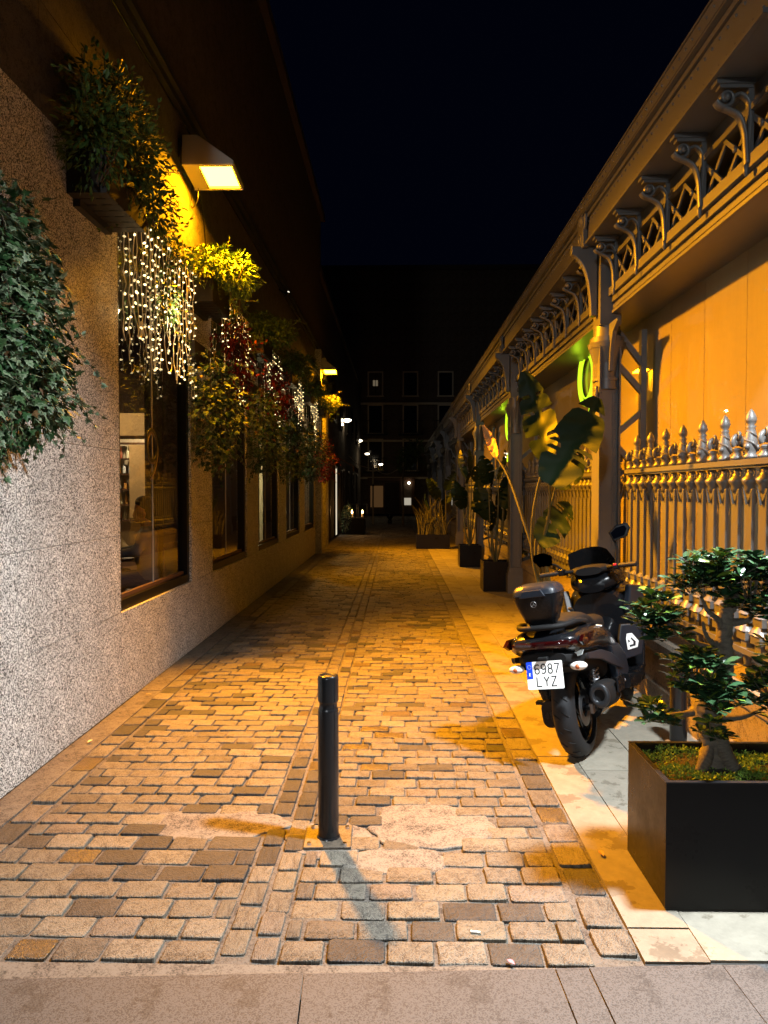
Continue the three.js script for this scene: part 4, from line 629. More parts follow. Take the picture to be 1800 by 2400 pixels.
// ================================================================ SCOOTER: local x forward, y up, z to its right
{
  const sc = thing('scooter', 'black maxi scooter parked on the footway, leaning on its stand, rear to the viewer', 'scooter', [1.19, 0, -4.60]);
  // heading to the right of the lane's direction, leaning left
  const head = 28.5 * Math.PI / 180, lean = 10.5 * Math.PI / 180;
  sc.rotation.set(0, 0, 0); const m4 = new THREE.Matrix4().makeRotationY(Math.PI / 2 - head).multiply(new THREE.Matrix4().makeRotationX(-lean)); sc.quaternion.setFromRotationMatrix(m4);
  const plas = phys({ color: lin(.004, .0044, .0055), specularIntensity: .35, roughness: .42, roughnessMap: smudge, clearcoat: .08, clearcoatRoughness: .3 }), gloss = phys({ color: lin(.005, .0055, .007), roughness: .25, specularIntensity: .4, clearcoat: .7, clearcoatRoughness: .06 }), matt = phys({ color: lin(.006, .006, .0065), specularIntensity: .4, roughness: .7 }), satin = phys({ color: lin(.009, .012, .018), specularIntensity: .6, roughness: .36, clearcoat: .25, clearcoatRoughness: .22 }), seatM = phys({ color: lin(.006, .006, .0065), specularIntensity: .5, roughness: .6, map: paintMap }), rubber = phys({ color: lin(.011, .0115, .013), specularIntensity: .5, roughness: .6, bumpMap: stoneBump, bumpScale: .0006 }), metal = std({ color: lin(.25, .25, .26), roughness: .35, metalness: .9 }), redLens = phys({ color: lin(.016, .001, .001), roughness: .12, clearcoat: 1, clearcoatRoughness: .03 });
  const WB = 1.40, Rr = .305, Rf = .305;
  const tyre = (x, Rw, w, name, steer) => {
    const g = new THREE.Group(); g.name = name; sc.add(g); g.position.set(x, Rw, 0); if (steer) g.rotation.y = steer;
    const P = []; const rim = Rw - .105; for (let i = 0; i <= 16; i++) { const a = lerp(-1, 1, i / 16), th = a * 1.75; P.push([rim + .105 * Math.max(0, Math.cos(th * .82)) ** .75 + .0, Math.sin(th * .9) * w / 2]); }
    const ty = lathe(P, 56).rotateX(Math.PI / 2); part('tyre', metric(ty, .5), rubber, g);
    // slanted tread grooves standing as dark sipes
    const sip = []; for (let k = 0; k < 40; k++) { const th = k / 40 * 6.2832, s = k % 2 ? 1 : -1, q = (u) => { const a = u * .75, rad = rim + .105 * Math.cos(a * .82) ** .75 + .0012; const t2 = th + u * .1 * s; return [Math.cos(t2) * rad, Math.sin(t2) * rad, Math.sin(a * .9) * w / 2 * s]; }; sip.push(tube([q(.12), q(.4), q(.7), q(1.0)], .0032, 6, 4)); } part('tread_groove', sip, std({ color: lin(.003, .003, .003), roughness: 1 }), g);
    part('rim', [lathe([[rim + .008, -w * .36], [rim - .004, -w * .36], [rim - .02, -w * .2], [rim - .024, 0], [rim - .02, w * .2], [rim - .004, w * .36], [rim + .008, w * .36]], 40).rotateX(Math.PI / 2), ...[0, 1, 2, 3, 4].map((k) => { const a = k / 5 * 6.28; return bar([Math.cos(a) * .03, Math.sin(a) * .03, 0], [Math.cos(a + .15) * (rim - .01), Math.sin(a + .15) * (rim - .01), 0], .018, 6, .013); }), lathe([[0, -.05], [.045, -.05], [.05, 0], [.045, .05], [0, .05]], 20).rotateX(Math.PI / 2)].map((q) => metric(q)), gloss, g);
    part('brake_disc', lathe([[.06, w * .42], [.115, w * .42], [.115, w * .42 + .005], [.06, w * .42 + .005]], 32).rotateX(Math.PI / 2), metal, g);
    return g;
  };
  tyre(0, Rr, .142, 'rear_wheel'); tyre(WB, Rf, .118, 'front_wheel', .1);
  part('hugger', (() => { const P = []; for (let i = 0; i <= 8; i++) { const a = lerp(-.9, .9, i / 8); P.push([.325 + .012 * Math.cos(a), a * .085]); } const g = new THREE.LatheGeometry(P.map((p) => new THREE.Vector2(...p)), 14, 0, 1.5).toNonIndexed(); g.rotateX(Math.PI / 2); g.rotateZ(Math.PI / 2 - .35); g.translate(0, Rr, 0); return metric(g); })(), plas, sc);
  // swingarm, engine, cvt case on the left, muffler on the right
  part('engine_case', [loft([[-.10, .29, .055, .085, 3, -.135], [.05, .30, .07, .11, 3, -.14], [.25, .31, .075, .12, 3, -.14], [.42, .33, .06, .11, 3, -.13]], 18), loft([[.18, .3, .13, .12, 3], [.35, .33, .16, .15, 3], [.62, .34, .15, .14, 3]], 18), bar([-.02, .30, -.19], [-.02, .30, -.07], .05, 16), box(.05, .02, .05, -.06, .36, -.2), bar([.02, .30, -.1], [.02, .30, .14], .022, 10), xf(rbox(.30, .10, .07, .03), { p: [.02, .44, -.14], r: [0, 0, .12] })], plas, sc);
  part('air_box', loft([[-.12, .47, .05, .06, 3, -.13], [.05, .49, .07, .085, 3, -.13], [.25, .5, .06, .08, 3, -.12]], 16), matt, sc);
  part('swingarm', [bar([0, .305, .115], [.5, .34, .11], .028, 10), box(.1, .06, .02, 0, .305, .12)], metal, sc);
  for (const s of [-1, 1]) { const q = part('shock_absorber', [bar([.0, .36, s * .15], [.1, .67, s * .135], .017, 10), ...[...Array(8)].map((_, k) => xf(new THREE.TorusGeometry(.029, .0065, 6, 14), { p: [.02 + k * .0095, .42 + k * .028, s * (.147 - k * .001)], r: [Math.PI / 2, 0.3, 0] }))].map((g) => metric(g.index ? g.toNonIndexed() : g)), s > 0 ? metal : matt, sc); }
  const muf = part('muffler', [xf(loft([[-.02, 0, .058, .07, 2.4], [.02, 0, .068, .082, 2.4], [.25, -.01, .07, .082, 2.4], [.38, -.02, .05, .06, 2.2], [.5, -.06, .028, .028, 2]], 20), { p: [-.10, .40, .205], r: [0, .05, -.1] })], matt, sc);
  part('end_cap', [xf(lathe([[.03, 0], [.058, .0], [.064, .018], [.06, .034], [.034, .036], [.030, .02], [.03, 0]], 24), { p: [-.105, .40, .205], r: [0, 0, 1.47], s: [1.18, 1, 1] })], phys({ color: lin(.03, .032, .036), roughness: .3, metalness: .6 }), muf);
  part('heat_shield', xf(plate([[0, 0], [.22, -.01], [.26, .05], [.18, .09], [.02, .08]], .006, .002), { p: [.02, .385, .285], r: [0, .05, -.06] }), plas, muf);
  part('header_pipe', tube([[.36, .33, .19], [.5, .25, .15], [.6, .24, .06]], .024, 14, 8), metal, muf);
  // tail
  const tail = part('tail_fairing', loft([[-.44, .795, .075, .02, 2.6], [-.42, .79, .15, .045, 2.8], [-.36, .775, .19, .075, 2.8], [-.22, .765, .205, .095, 2.8], [0, .745, .205, .105, 2.8], [.22, .71, .195, .12, 2.8], [.42, .64, .18, .14, 2.8], [.6, .55, .165, .13, 2.8], [.74, .46, .15, .09, 2.6]], 26, .9).scale(1, 1, 1.16), gloss, sc);
  for (const s of [-1, 1]) { part('side_blade', xf(plate([[-.34, .70], [-.02, .66], [.2, .60], [.42, .50], [.44, .45], [.2, .53], [-.05, .615], [-.33, .675]], .014, .005), { p: [0, 0, s * .228] }), satin, tail); part('tail_lens', xf(plate([[-.425, .79], [-.36, .815], [-.10, .80], [-.20, .765], [-.37, .762]], .016, .004), { p: [0, .0, s * .222], r: [0, s * .03, 0] }), redLens, tail); }
  part('tail_lens', loft([[-.452, .782, .06, .016, 2.6], [-.43, .782, .15, .03, 2.8], [-.39, .78, .18, .034, 2.8]], 20).scale(1, 1, 1.15), redLens, tail);
  part('grab_rail', [tube([[-.02, .85, .17], [-.25, .885, .175], [-.40, .885, .12], [-.43, .885, 0], [-.40, .885, -.12], [-.25, .885, -.175], [-.02, .85, -.17]], .017, 40, 8)], matt, tail);
  part('maker_letters', [...Array(7)].map((_, k) => box(.011, .007, .004, .02 + k * .02, .812 - k * .004, .222)), M.white, tail);
  part('under_tail', [loft([[-.43, .70, .12, .035, 3], [-.36, .68, .165, .06, 3], [-.2, .655, .18, .085, 3], [.1, .60, .175, .1, 3], [.3, .52, .16, .11, 3]], 20).scale(1, 1, 1.1), xf(rbox(.03, .22, .12, .012), { p: [-.42, .66, 0], r: [0, 0, -.28] })], matt, sc);
  // number plate
  {
    const cv = document.createElement('canvas'); cv.width = 880; cv.height = 640; const x = cv.getContext('2d'); x.fillStyle = '#f2f3f0'; x.fillRect(0, 0, 880, 640); x.fillStyle = '#0a3fd0'; x.fillRect(0, 0, 150, 400);
    x.fillStyle = '#fff'; x.font = 'bold 100px sans-serif'; x.textAlign = 'center'; x.fillText('E', 75, 330); x.fillStyle = '#e8d44a'; for (let k = 0; k < 12; k++) { const a = k / 12 * 6.283; x.beginPath(); x.arc(75 + 44 * Math.cos(a), 120 + 44 * Math.sin(a), 6, 0, 7); x.fill(); }
    x.strokeStyle = '#0b0b0b'; x.lineWidth = 30; x.lineCap = 'butt'; x.lineJoin = 'round';
    const glyph = { 6: (w, h) => { x.moveTo(w * .92, h * .12); x.bezierCurveTo(w * .75, -h * .03, w * .2, -h * .03, w * .08, h * .3); x.lineTo(w * .08, h * .74); x.bezierCurveTo(w * .08, h * 1.09, w * .92, h * 1.09, w * .92, h * .74); x.bezierCurveTo(w * .92, h * .36, w * .08, h * .36, w * .08, h * .74); }, 9: (w, h) => { x.moveTo(w * .08, h * .88); x.bezierCurveTo(w * .25, h * 1.03, w * .8, h * 1.03, w * .92, h * .7); x.lineTo(w * .92, h * .26); x.bezierCurveTo(w * .92, -h * .09, w * .08, -h * .09, w * .08, h * .26); x.bezierCurveTo(w * .08, h * .64, w * .92, h * .64, w * .92, h * .26); }, 8: (w, h) => { x.ellipse(w / 2, h * .25, w * .37, h * .25, 0, 0, 7); x.moveTo(w * .92, h * .74); x.ellipse(w / 2, h * .74, w * .42, h * .26, 0, 0, 7); }, 7: (w, h) => { x.moveTo(0, 0); x.lineTo(w * .94, 0); x.lineTo(w * .3, h); }, L: (w, h) => { x.moveTo(w * .06, 0); x.lineTo(w * .06, h); x.lineTo(w, h); }, Y: (w, h) => { x.moveTo(0, 0); x.lineTo(w / 2, h * .5); x.lineTo(w, 0); x.moveTo(w / 2, h * .5); x.lineTo(w / 2, h); }, Z: (w, h) => { x.moveTo(0, 0); x.lineTo(w * .94, 0); x.lineTo(0, h); x.lineTo(w, h); } };
    const write = (s, x0, y0, w, h, gap) => [...s].forEach((c, i) => { x.save(); x.translate(x0 + i * (w + gap), y0); x.beginPath(); glyph[c](w, h); x.stroke(); x.restore(); });
    write('6987', 200, 70, 120, 215, 40); write('LYZ', 230, 360, 120, 215, 60);
    const tx = new THREE.CanvasTexture(cv); tx.colorSpace = THREE.SRGBColorSpace;
    const pl = part('number_plate', (() => { const s = new THREE.Shape(), w = .11, h = .08, q = .008; s.moveTo(-w + q, -h); s.lineTo(w - q, -h); s.quadraticCurveTo(w, -h, w, -h + q); s.lineTo(w, h - q); s.quadraticCurveTo(w, h, w - q, h); s.lineTo(-w + q, h); s.quadraticCurveTo(-w, h, -w, h - q); s.lineTo(-w, -h + q); s.quadraticCurveTo(-w, -h, -w + q, -h); const g = new THREE.ShapeGeometry(s, 6); const p = g.attributes.position, uv = g.attributes.uv; for (let i = 0; i < p.count; i++) uv.setXY(i, (p.getX(i) + w) / (2 * w), (p.getY(i) + h) / (2 * h)); g.rotateY(-Math.PI / 2); g.rotateZ(-.22); g.translate(-.4635, .615, 0); return g; })(), std({ map: tx, roughness: .4 }), sc);
    part('plate_holder', xf(rbox(.006, .15, .205, .003), { p: [-.455, .613, 0], r: [0, 0, -.22] }), matt, sc); part('plate_lamp', xf(rbox(.04, .02, .06, .006), { p: [-.45, .708, 0] }), matt, sc);
  }
  for (const s of [-1, 1]) { const st = part('turn_signal', xf(new THREE.SphereGeometry(1, 14, 10), { p: [-.40, .645, s * .19], s: [.034, .026, .052] }), phys({ color: lin(.75, .72, .68), roughness: .12, clearcoat: 1, clearcoatRoughness: .05 }), sc); part('signal_bulb', xf(new THREE.SphereGeometry(.016, 8, 6), { p: [-.425, .645, s * .19] }), std({ color: lin(.35, .08, .02), roughness: .4 }), st); part('signal_stalk', bar([-.38, .65, s * .09], [-.395, .647, s * .16], .013, 8), matt, st); }
  part('reflector', xf(plate([[-.04, -.012], [.03, -.02], [.05, 0], [-.03, .022]], .01, .003), { p: [-.35, .71, .17], r: [0, -1.1, .3] }), phys({ color: lin(.55, .62, .64), roughness: .1, clearcoat: 1 }), sc);
  // seat and top case
  part('seat', [loft([[-.30, .86, .12, .03, 3], [-.2, .865, .155, .05, 3], [.05, .855, .165, .055, 3], [.16, .83, .16, .05, 3], [.22, .79, .165, .06, 3], [.45, .765, .165, .06, 3], [.62, .755, .12, .055, 3], [.72, .76, .07, .04, 2.6]], 24, .8)], seatM, sc);
  const tc = part('top_case', (() => { const n = 24, rings = [[.895, .075, .06], [.92, .095, .075], [1.0, .125, .10], [1.055, .14, .115], [1.08, .143, .118]]; const secs = rings.map(([y, w, l]) => [y, 0, w, l, 4]); const g = loft(secs.map(([y, , w, l]) => [y, 0, w, l, 4.2]), n, .6); g.rotateZ(Math.PI / 2); g.translate(-.33, 0, 0); return metric(g); })(), plas, sc);
  const lid = part('lid', (() => { const g = loft([[1.083, 0, .145, .12, 4.2], [1.11, 0, .14, .115, 4], [1.135, 0, .12, .095, 3.6], [1.145, 0, .08, .06, 3]], 24, .6); g.rotateZ(Math.PI / 2); g.translate(-.33, 0, 0); return metric(g); })(), satin, tc);
  part('front_facet', xf(plate([[-.075, 0], [.075, 0], [.055, .034], [-.055, .034]], .01, .004), { p: [-.452, 1.075, 0], r: [0, -Math.PI / 2, 0] }), satin, tc);
  part('emblem', [xf(new THREE.TorusGeometry(.017, .0018, 5, 24), { p: [-.452, 1.03, 0], r: [0, Math.PI / 2, 0] }), ...[.52, 2.62, 4.71].map((a) => bar([-.452, 1.03, 0], [-.452, 1.03 + .016 * Math.sin(a + 1.05), .016 * Math.cos(a + 1.05)], .0016, 4))].map((g) => metric(g)), metal, tc);
  part('case_mount', [rbox(.2, .03, .14, .01, -.32, .885, 0)], matt, tc);
  // floorboards and side covers
  part('tunnel', loft([[.55, .5, .10, .16, 3], [.75, .47, .11, .15, 3], [.95, .52, .12, .18, 3], [1.05, .6, .13, .18, 3]], 18), plas, sc);
  for (const s of [-1, 1]) {
    const fb = part('floorboard', [xf(rbox(.55, .035, .13, .014), { p: [.78, .335, s * .2], r: [0, 0, .04] }), xf(rbox(.24, .03, .13, .012), { p: [1.09, .42, s * .2], r: [0, 0, .75] }), loft([[.45, .36, .03, .05, 3, s * .24], [.7, .315, .04, .05, 3, s * .235], [1.0, .30, .04, .055, 3, s * .22], [1.2, .36, .03, .05, 3, s * .2]], 12)], plas, sc);
    part('pillion_peg', [xf(rbox(.10, .02, .035, .008), { p: [.34, .405, s * .24], r: [0, s * .5, .2] }), bar([.38, .40, s * .17], [.34, .405, s * .24], .012, 6)], metal, sc);
    // side cover with an angular white badge
    const cov = part('side_cover', xf(plate([[.30, .62], [.50, .60], [.64, .50], [.66, .40], [.52, .36], [.36, .42]], .03, .012), { p: [0, 0, s * .20] }), satin, sc);
  }
  // leg shield, front fairing, dash
  const front = part('front_fairing', loft([[1.0, .70, .20, .22, 2.8], [1.1, .74, .25, .25, 2.8], [1.22, .77, .27, .24, 2.6], [1.36, .76, .25, .21, 2.5], [1.5, .72, .19, .16, 2.4], [1.6, .68, .10, .10, 2.2], [1.64, .66, .03, .04, 2]], 26, .8), gloss, sc);
  for (const s of [-1, 1]) { part('inner_panel', xf(plate([[0, 0], [.10, .02], [.16, .20], [.12, .34], [.02, .36], [-.05, .20]], .03, .012), { p: [1.03, .58, s * .235], r: [0, s * -.42, 0] }), satin, front); part('speaker_knob', xf(lathe([[0, 0], [.03, 0], [.034, .01], [.02, .018], [0, .018]], 16), { p: [1.0, .80, s * .215], r: [0, 0, Math.PI / 2] }), matt, front); part('side_wing', xf(plate([[0, 0], [.22, -.05], [.34, .12], [.26, .30], [.08, .28]], .024, .01), { p: [1.14, .55, s * .262], r: [0, s * .12, 0] }), satin, front); }
  for (const s of [-1, 1]) { const kp = part('knee_panel', xf(plate([[-.03, -.06], [.10, -.04], [.13, .06], [.08, .17], [-.01, .18], [-.04, .08]], .02, .008), { p: [.855, .50, s * .188], r: [0, s > 0 ? -1.0 : 1.0 + Math.PI, 0] }), satin, front);
    part('badge', xf(plate([[0, 0], [.075, .008], [.09, .045], [.05, .10], [.012, .10], [0, .07]], .003, 0, 4, [(h) => { h.moveTo(.018, .014); h.lineTo(.062, .018); h.lineTo(.068, .045); h.lineTo(.04, .074); h.lineTo(.034, .066); h.lineTo(.05, .046); h.lineTo(.046, .03); h.lineTo(.018, .028); h.closePath(); }, (h) => { h.moveTo(.012, .042); h.lineTo(.03, .05); h.lineTo(.012, .066); h.closePath(); }]), { p: [.834, .50, s * .2035], r: [0, s > 0 ? -1.0 : 1.0 + Math.PI, 0], s: [1, 1.15, 1] }), M.white, kp); }
  part('lower_fairing', loft([[1.0, .40, .15, .14, 2.8], [1.12, .42, .17, .16, 2.8], [1.2, .46, .13, .14, 2.6]], 20), plas, sc);
  part('fork_leg', [bar([1.36, .36, .085], [1.24, .72, .085], .022, 10), bar([1.36, .36, -.085], [1.24, .72, -.085], .022, 10), bar([WB, Rf, .085], [1.355, .375, .085], .026, 10), bar([WB, Rf, -.085], [1.355, .375, -.085], .026, 10), bar([WB, Rf, -.09], [WB, Rf, .09], .012, 8)], metal, sc);
  part('front_fender', (() => { const P = []; for (let i = 0; i <= 10; i++) { const a = lerp(-1.25, 1.25, i / 10); P.push([.30 + .035 * Math.cos(a), Math.sin(a) * .078]); } const g = new THREE.LatheGeometry(P.map((p) => new THREE.Vector2(...p)), 26, 0, 2.35).toNonIndexed(); g.rotateX(Math.PI / 2); g.rotateZ(Math.PI / 2 + .72); g.translate(WB, Rf, 0); return metric(g); })(), satin, sc);
  part('dash_cowl', [loft([[.92, .98, .10, .05, 2.6], [.98, 1.005, .17, .075, 2.6], [1.1, 1.03, .20, .09, 2.6], [1.22, 1.02, .20, .09, 2.6], [1.32, .96, .17, .08, 2.4]], 22)], plas, sc);
  part('instrument', [xf(rbox(.012, .08, .17, .02), { p: [1.03, 1.065, 0], r: [0, 0, -.7] })], phys({ color: lin(.02, .022, .025), roughness: .08, clearcoat: 1 }), sc);
  part('ignition_lock', xf(lathe([[0, 0], [.022, 0], [.022, .02], [0, .022]], 14), { p: [.955, .99, .07], r: [0, 0, 1.1] }), M.chrome, sc);
  // handlebar and controls
  const hb = part('handlebar', [tube([[.93, 1.06, -.35], [.98, 1.06, -.2], [1.06, 1.05, -.08], [1.06, 1.05, .08], [.98, 1.06, .2], [.93, 1.06, .35]], .014, 30, 8), loft([[.97, 1.045, .10, .03, 2.4], [1.06, 1.05, .16, .04, 2.4], [1.13, 1.04, .10, .03, 2.4]], 18)], matt, sc);
  for (const s of [-1, 1]) {
    part('grip', bar([.965, 1.06, s * .235], [.925, 1.06, s * .365], .0185, 12), rubber, hb);
    part('switch_pod', xf(rbox(.055, .05, .05, .012), { p: [.98, 1.06, s * .205], r: [0, s * .3, 0] }), plas, hb);
    part('brake_lever', tube([[1.02, 1.055, s * .2], [1.035, 1.05, s * .25], [1.0, 1.045, s * .36]], .007, 12, 6), metal, hb);
    const mx = s > 0 ? .27 : .34, my = s > 0 ? 1.30 : 1.17; part('mirror_stalk', tube([[1.02, 1.075, s * .20], [1.01, lerp(1.08, my, .5), s * lerp(.2, mx, .4)], [1.0, my - .035, s * (mx - .05)]], .008, 12, 7), matt, hb);
    const mg = part('mirror', xf(plate([[-.06, -.03], [.03, -.04], [.075, .0], [.07, .035], [.0, .05], [-.06, .03]], .022, .01), { p: [.995, my, s * mx], r: [0, -Math.PI / 2 + s * .22, s > 0 ? .35 : -.1] , s: [s, 1, 1]}), plas, hb);
    part('mirror_glass', xf(plate([[-.052, -.025], [.027, -.034], [.066, .0], [.062, .029], [.0, .042], [-.052, .025]], .002), { p: [.966, my, s * mx], r: [0, -Math.PI / 2 + s * .22, s > 0 ? .35 : -.1], s: [s, 1, 1] }), std({ color: lin(.8, .82, .82), roughness: .04, metalness: 1 }), mg);
  }
  hb.position.set(-.06, .05, 0); part('kill_switch', xf(rbox(.012, .018, .024, .005), { p: [.952, 1.072, .205] }), std({ color: lin(.62, .02, .03), roughness: .4 }), hb);
  part('windscreen', (() => { const pos = [], idx = []; const N = 8, K = 8; for (let i = 0; i <= N; i++) for (let j = -K; j <= K; j++) { const u = i / N, q = j / K, w = lerp(.19, .15, u * u); pos.push(1.28 - .18 * u - .13 * q * q, 1.04 + .23 * u - .03 * q * q * u, q * w); } const C = 2 * K + 1; for (let i = 0; i < N; i++) for (let j = 0; j < 2 * K; j++) { const a = i * C + j; idx.push(a, a + 1, a + C, a + 1, a + C + 1, a + C); } const g = new THREE.BufferGeometry(); g.setAttribute('position', new THREE.Float32BufferAttribute(pos, 3)); g.setIndex(idx); g.computeVertexNormals(); return g.toNonIndexed(); })(), phys({ color: lin(.012, .012, .013), roughness: .08, clearcoat: 1, clearcoatRoughness: .03 }), sc);
  part('side_stand', [bar([.55, .28, -.14], [.44, 0.055, -.26], .013, 8), box(.05, .012, .04, .44, .045, -.265)], metal, sc);
}

// ================================================================ RESTAURANT INTERIOR seen through the windows
{
  const room = thing('dining_room', 'warm lit restaurant interior behind the granite front windows', 'room'); const F = .18, x0 = -8.7, x1 = WX - .31;
  part('floor', bx(x0, x1, F - .1, F, 2.95, 20.7), M.wood, room); part('ceiling', bx(x0, x1, 4.05, 4.15, 2.95, 20.7), M.darkWall, room);
  part('partition', [bx(x0, -5.4, F, 4.04, 13, 13.15), bx(-3.35, x1 - .02, F, 4.04, 13, 13.15), bx(-5.4, -3.35, 2.62, 4.04, 13, 13.15)], M.darkWall, room);
  part('back_bar_wall', bx(-7.2, -3.2, F, 4.04, 15.4, 15.5), M.cream, room);
  part('bulkhead', [bx(-5.6, -3.3, 2.62, 3.0, 12.3, 12.98)], M.cream, room);
  part('added_dark_screen', [bx(-3.35, -3.28, F, 4.04, 9.6, 12.98)], M.darkWall, room);  // added screen that dims the room behind the window's right part
  // hanging cream wall panel
  const pn = single('wall_banner', 'cream wall panel lit inside the restaurant behind the first window', 'wall panel', [bx(-4.30, -3.95, 1.25, 2.42, 11.6, 11.63)], M.cream);
  const bar_ = thing('back_bar', 'bar shelves crowded with bottles at the back of the restaurant', 'shelf'); const r = rngOf(500);
  for (let s = 0; s < 6; s++) part('shelf', bx(-6.0, -3.5, 1.05 + s * .32, 1.075 + s * .32, 14.9, 15.2), M.wood, bar_);
  const bg = lathe([[0, 0], [.035, 0], [.037, .02], [.037, .15], [.014, .2], [.013, .26], [.016, .27], [0, .27]], 10), bm = [[.5, .45, .3], [.2, .35, .15], [.5, .25, .06], [.6, .6, .58], [.3, .08, .04]].map((c) => phys({ color: lin(...c), roughness: .12, transmission: .35, thickness: 0 }));
  for (let s = 0; s < 5; s++) for (let x = -5.9; x < -3.55; x += rr(.1, .16, r)) { const ci = (r() * 5) | 0, b = single('bottle', ['straw', 'green', 'amber', 'clear', 'dark red'][ci] + ' glass bottle on the ' + ['lowest', 'second', 'middle', 'fourth', 'top'][s] + ' bar shelf', 'bottle', bg, bm[ci], [x, 1.076 + s * .32, -15.05], 'bottles on the bar shelves'); b.scale.set(1, rr(.75, 1.0, r), 1); }
  const lamp = (x, y, d, I, c, label) => { const t = thing('pendant_lamp', label, 'lamp', [x, y, -d], 'restaurant pendant lamps'); part('shade', lathe([[.02, .16], [.05, .15], [.14, .02], [.145, 0], [.135, .01], [.04, .13]], 20), M.black, t); part('bulb', new THREE.SphereGeometry(.04, 12, 8).translate(0, .05, 0), glow(c, 14), t); part('cord', bar([0, .16, 0], [0, 4.04 - y, 0], .005, 5), M.black, t); const l = new THREE.PointLight(c, I); l.name = 'pendant_glow'; l.position.set(0, -.03, 0); l.shadow.radius = 3; l.castShadow = true; t.add(l); };
  const W = lin(1, .62, .25);
  lamp(-4.6, 2.9, 14.3, 16, lin(1, .8, .5), 'pendant lamp over the bar shelves'); lamp(-4.75, 3.15, 10.6, 9, W, 'pendant lamp over the dining tables'); lamp(-3.6, 2.2, 8.15, 1.0, W, 'low pendant lamp over the table by the first window'); lamp(-3.4, 2.3, 18.2, 9, lin(1, .92, .5), 'pendant lamp behind the fifth window');
  part('lit_partition', bx(-5, x1 - .02, F, 4.04, 19.6, 19.7), M.cream, room);
  // table by the window
  const tb = thing('dining_table', 'round dining table between two seated diners by the first window', 'table', [-3.22, F, -8.05]); part('top', lathe([[0, .74], [.38, .74], [.385, .75], [.38, .765], [0, .765]], 30), M.wood, tb); part('stem', lathe([[.2, 0], [.21, .02], [.03, .04], [.03, .74]], 16), M.black, tb);
  const gl = thing('wine_glass', 'wine glass standing on the round table by the window', 'glass', [-3.1, F + .766, -7.98]); part('bowl', lathe([[.03, 0], [.004, .006], [.004, .08], [.03, .11], [.038, .15], [.03, .19]], 16), phys({ transmission: 1, roughness: 0, thickness: 0, color: lin(.95, .95, .95) }), gl);
  // seated diners, each body one skin from tapered bones
  const sdf = (bones, lo, hi, N) => {
    const size = Math.max(...lo.map((v, i) => hi[i] - v)), mc = new MarchingCubes(N, M.white, false, false, 120000); mc.isolation = 0; const f = mc.field, c = lo.map((v, i) => (v + hi[i]) / 2), p = V3(), a = V3(), b = V3(), q = V3();
    const B = bones.map(([A, ra, Bq, rb, k = .03]) => ({ A: V3(...A), B: V3(...Bq), ra, rb, k }));
    for (let z = 0; z < N; z++) for (let y = 0; y < N; y++) for (let x = 0; x < N; x++) { p.set(c[0] + ((x - N / 2) / (N / 2)) * size / 2, c[1] + ((y - N / 2) / (N / 2)) * size / 2, c[2] + ((z - N / 2) / (N / 2)) * size / 2); let d = 1e3; for (const o of B) { b.copy(o.B).sub(o.A); a.copy(p).sub(o.A); const L = b.lengthSq(), t = L ? Math.min(1, Math.max(0, a.dot(b) / L)) : 0; const e = a.addScaledVector(b, -t).length() - lerp(o.ra, o.rb, t); const h = Math.max(o.k - Math.abs(d - e), 0) / o.k; d = Math.min(d, e) - h * h * o.k * .25; } f[x + y * N + z * N * N] = -d; }
    mc.update(); const n = mc.count, P = mc.positionArray.slice(0, n * 3), Nn = mc.normalArray.slice(0, n * 3); for (let i = 0; i < n * 3; i += 3) { P[i] = c[0] + P[i] * size / 2; P[i + 1] = c[1] + P[i + 1] * size / 2; P[i + 2] = c[2] + P[i + 2] * size / 2; } const g = new THREE.BufferGeometry(); g.setAttribute('position', new THREE.BufferAttribute(P, 3)); g.setAttribute('normal', new THREE.BufferAttribute(Nn, 3)); g.computeVertexNormals(); return g;
  };
  // local frame: facing +x, y from the floor, z to the person's right
  const person = (label, pos, turn, skin, hairC, shirtM, trouserM) => {
    const t = thing('person', label, 'person', pos, null, turn), H = 1.26, k = .04, sk = std({ color: skin, roughness: .55 }), hm = std({ color: hairC, roughness: .7 });
    const hand = (x, y, z, s) => { const o = [[[x, y, z], .026, [x + .06, y - .004, z], .03, .02]]; [[.058, -.03, .06], [.066, -.010, .072], [.064, .010, .068], [.056, .028, .054]].forEach(([dx, dz, l]) => o.push([[x + dx, y, z + dz * s], .0095, [x + dx + l * .6, y + .004, z + dz * s * 1.15], .0085, .008], [[x + dx + l * .6, y + .004, z + dz * s * 1.15], .0085, [x + dx + l * .95, y - .016, z + dz * s * 1.2], .0075, .006])); o.push([[x + .02, y, z - .028 * s], .012, [x + .06, y + .002, z - .058 * s], .009, .01]); return o; };
    part('body', merged([sdf([[[.01, H + .045, 0], .082, [-.012, H + .015, 0], .09, .05], [[.055, H - .06, 0], .048, [.03, H - .02, 0], .07, .04], [[.092, H - .015, 0], .012, [.102, H - .045, 0], .016, .02], [[.07, H - .095, 0], .024, [.06, H - .1, 0], .03, .03], [[-.02, H - .1, 0], .056, [-.03, H - .2, 0], .06, .04], [[-.01, H - .03, .085], .018, [-.01, H - .06, .083], .012, .012], [[-.01, H - .03, -.085], .018, [-.01, H - .06, -.083], .012, .012], [[.078, H - .078, -.02], .008, [.078, H - .078, .02], .008, .01]], [-.16, H - .24, -.16], [.16, H + .16, .16], 44), sdf([...hand(.36, .80, .17, 1)], [.3, .7, .05], [.54, .9, .28], 40), sdf([...hand(.36, .80, -.17, -1)], [.3, .7, -.28], [.54, .9, -.05], 40)]), sk, t);
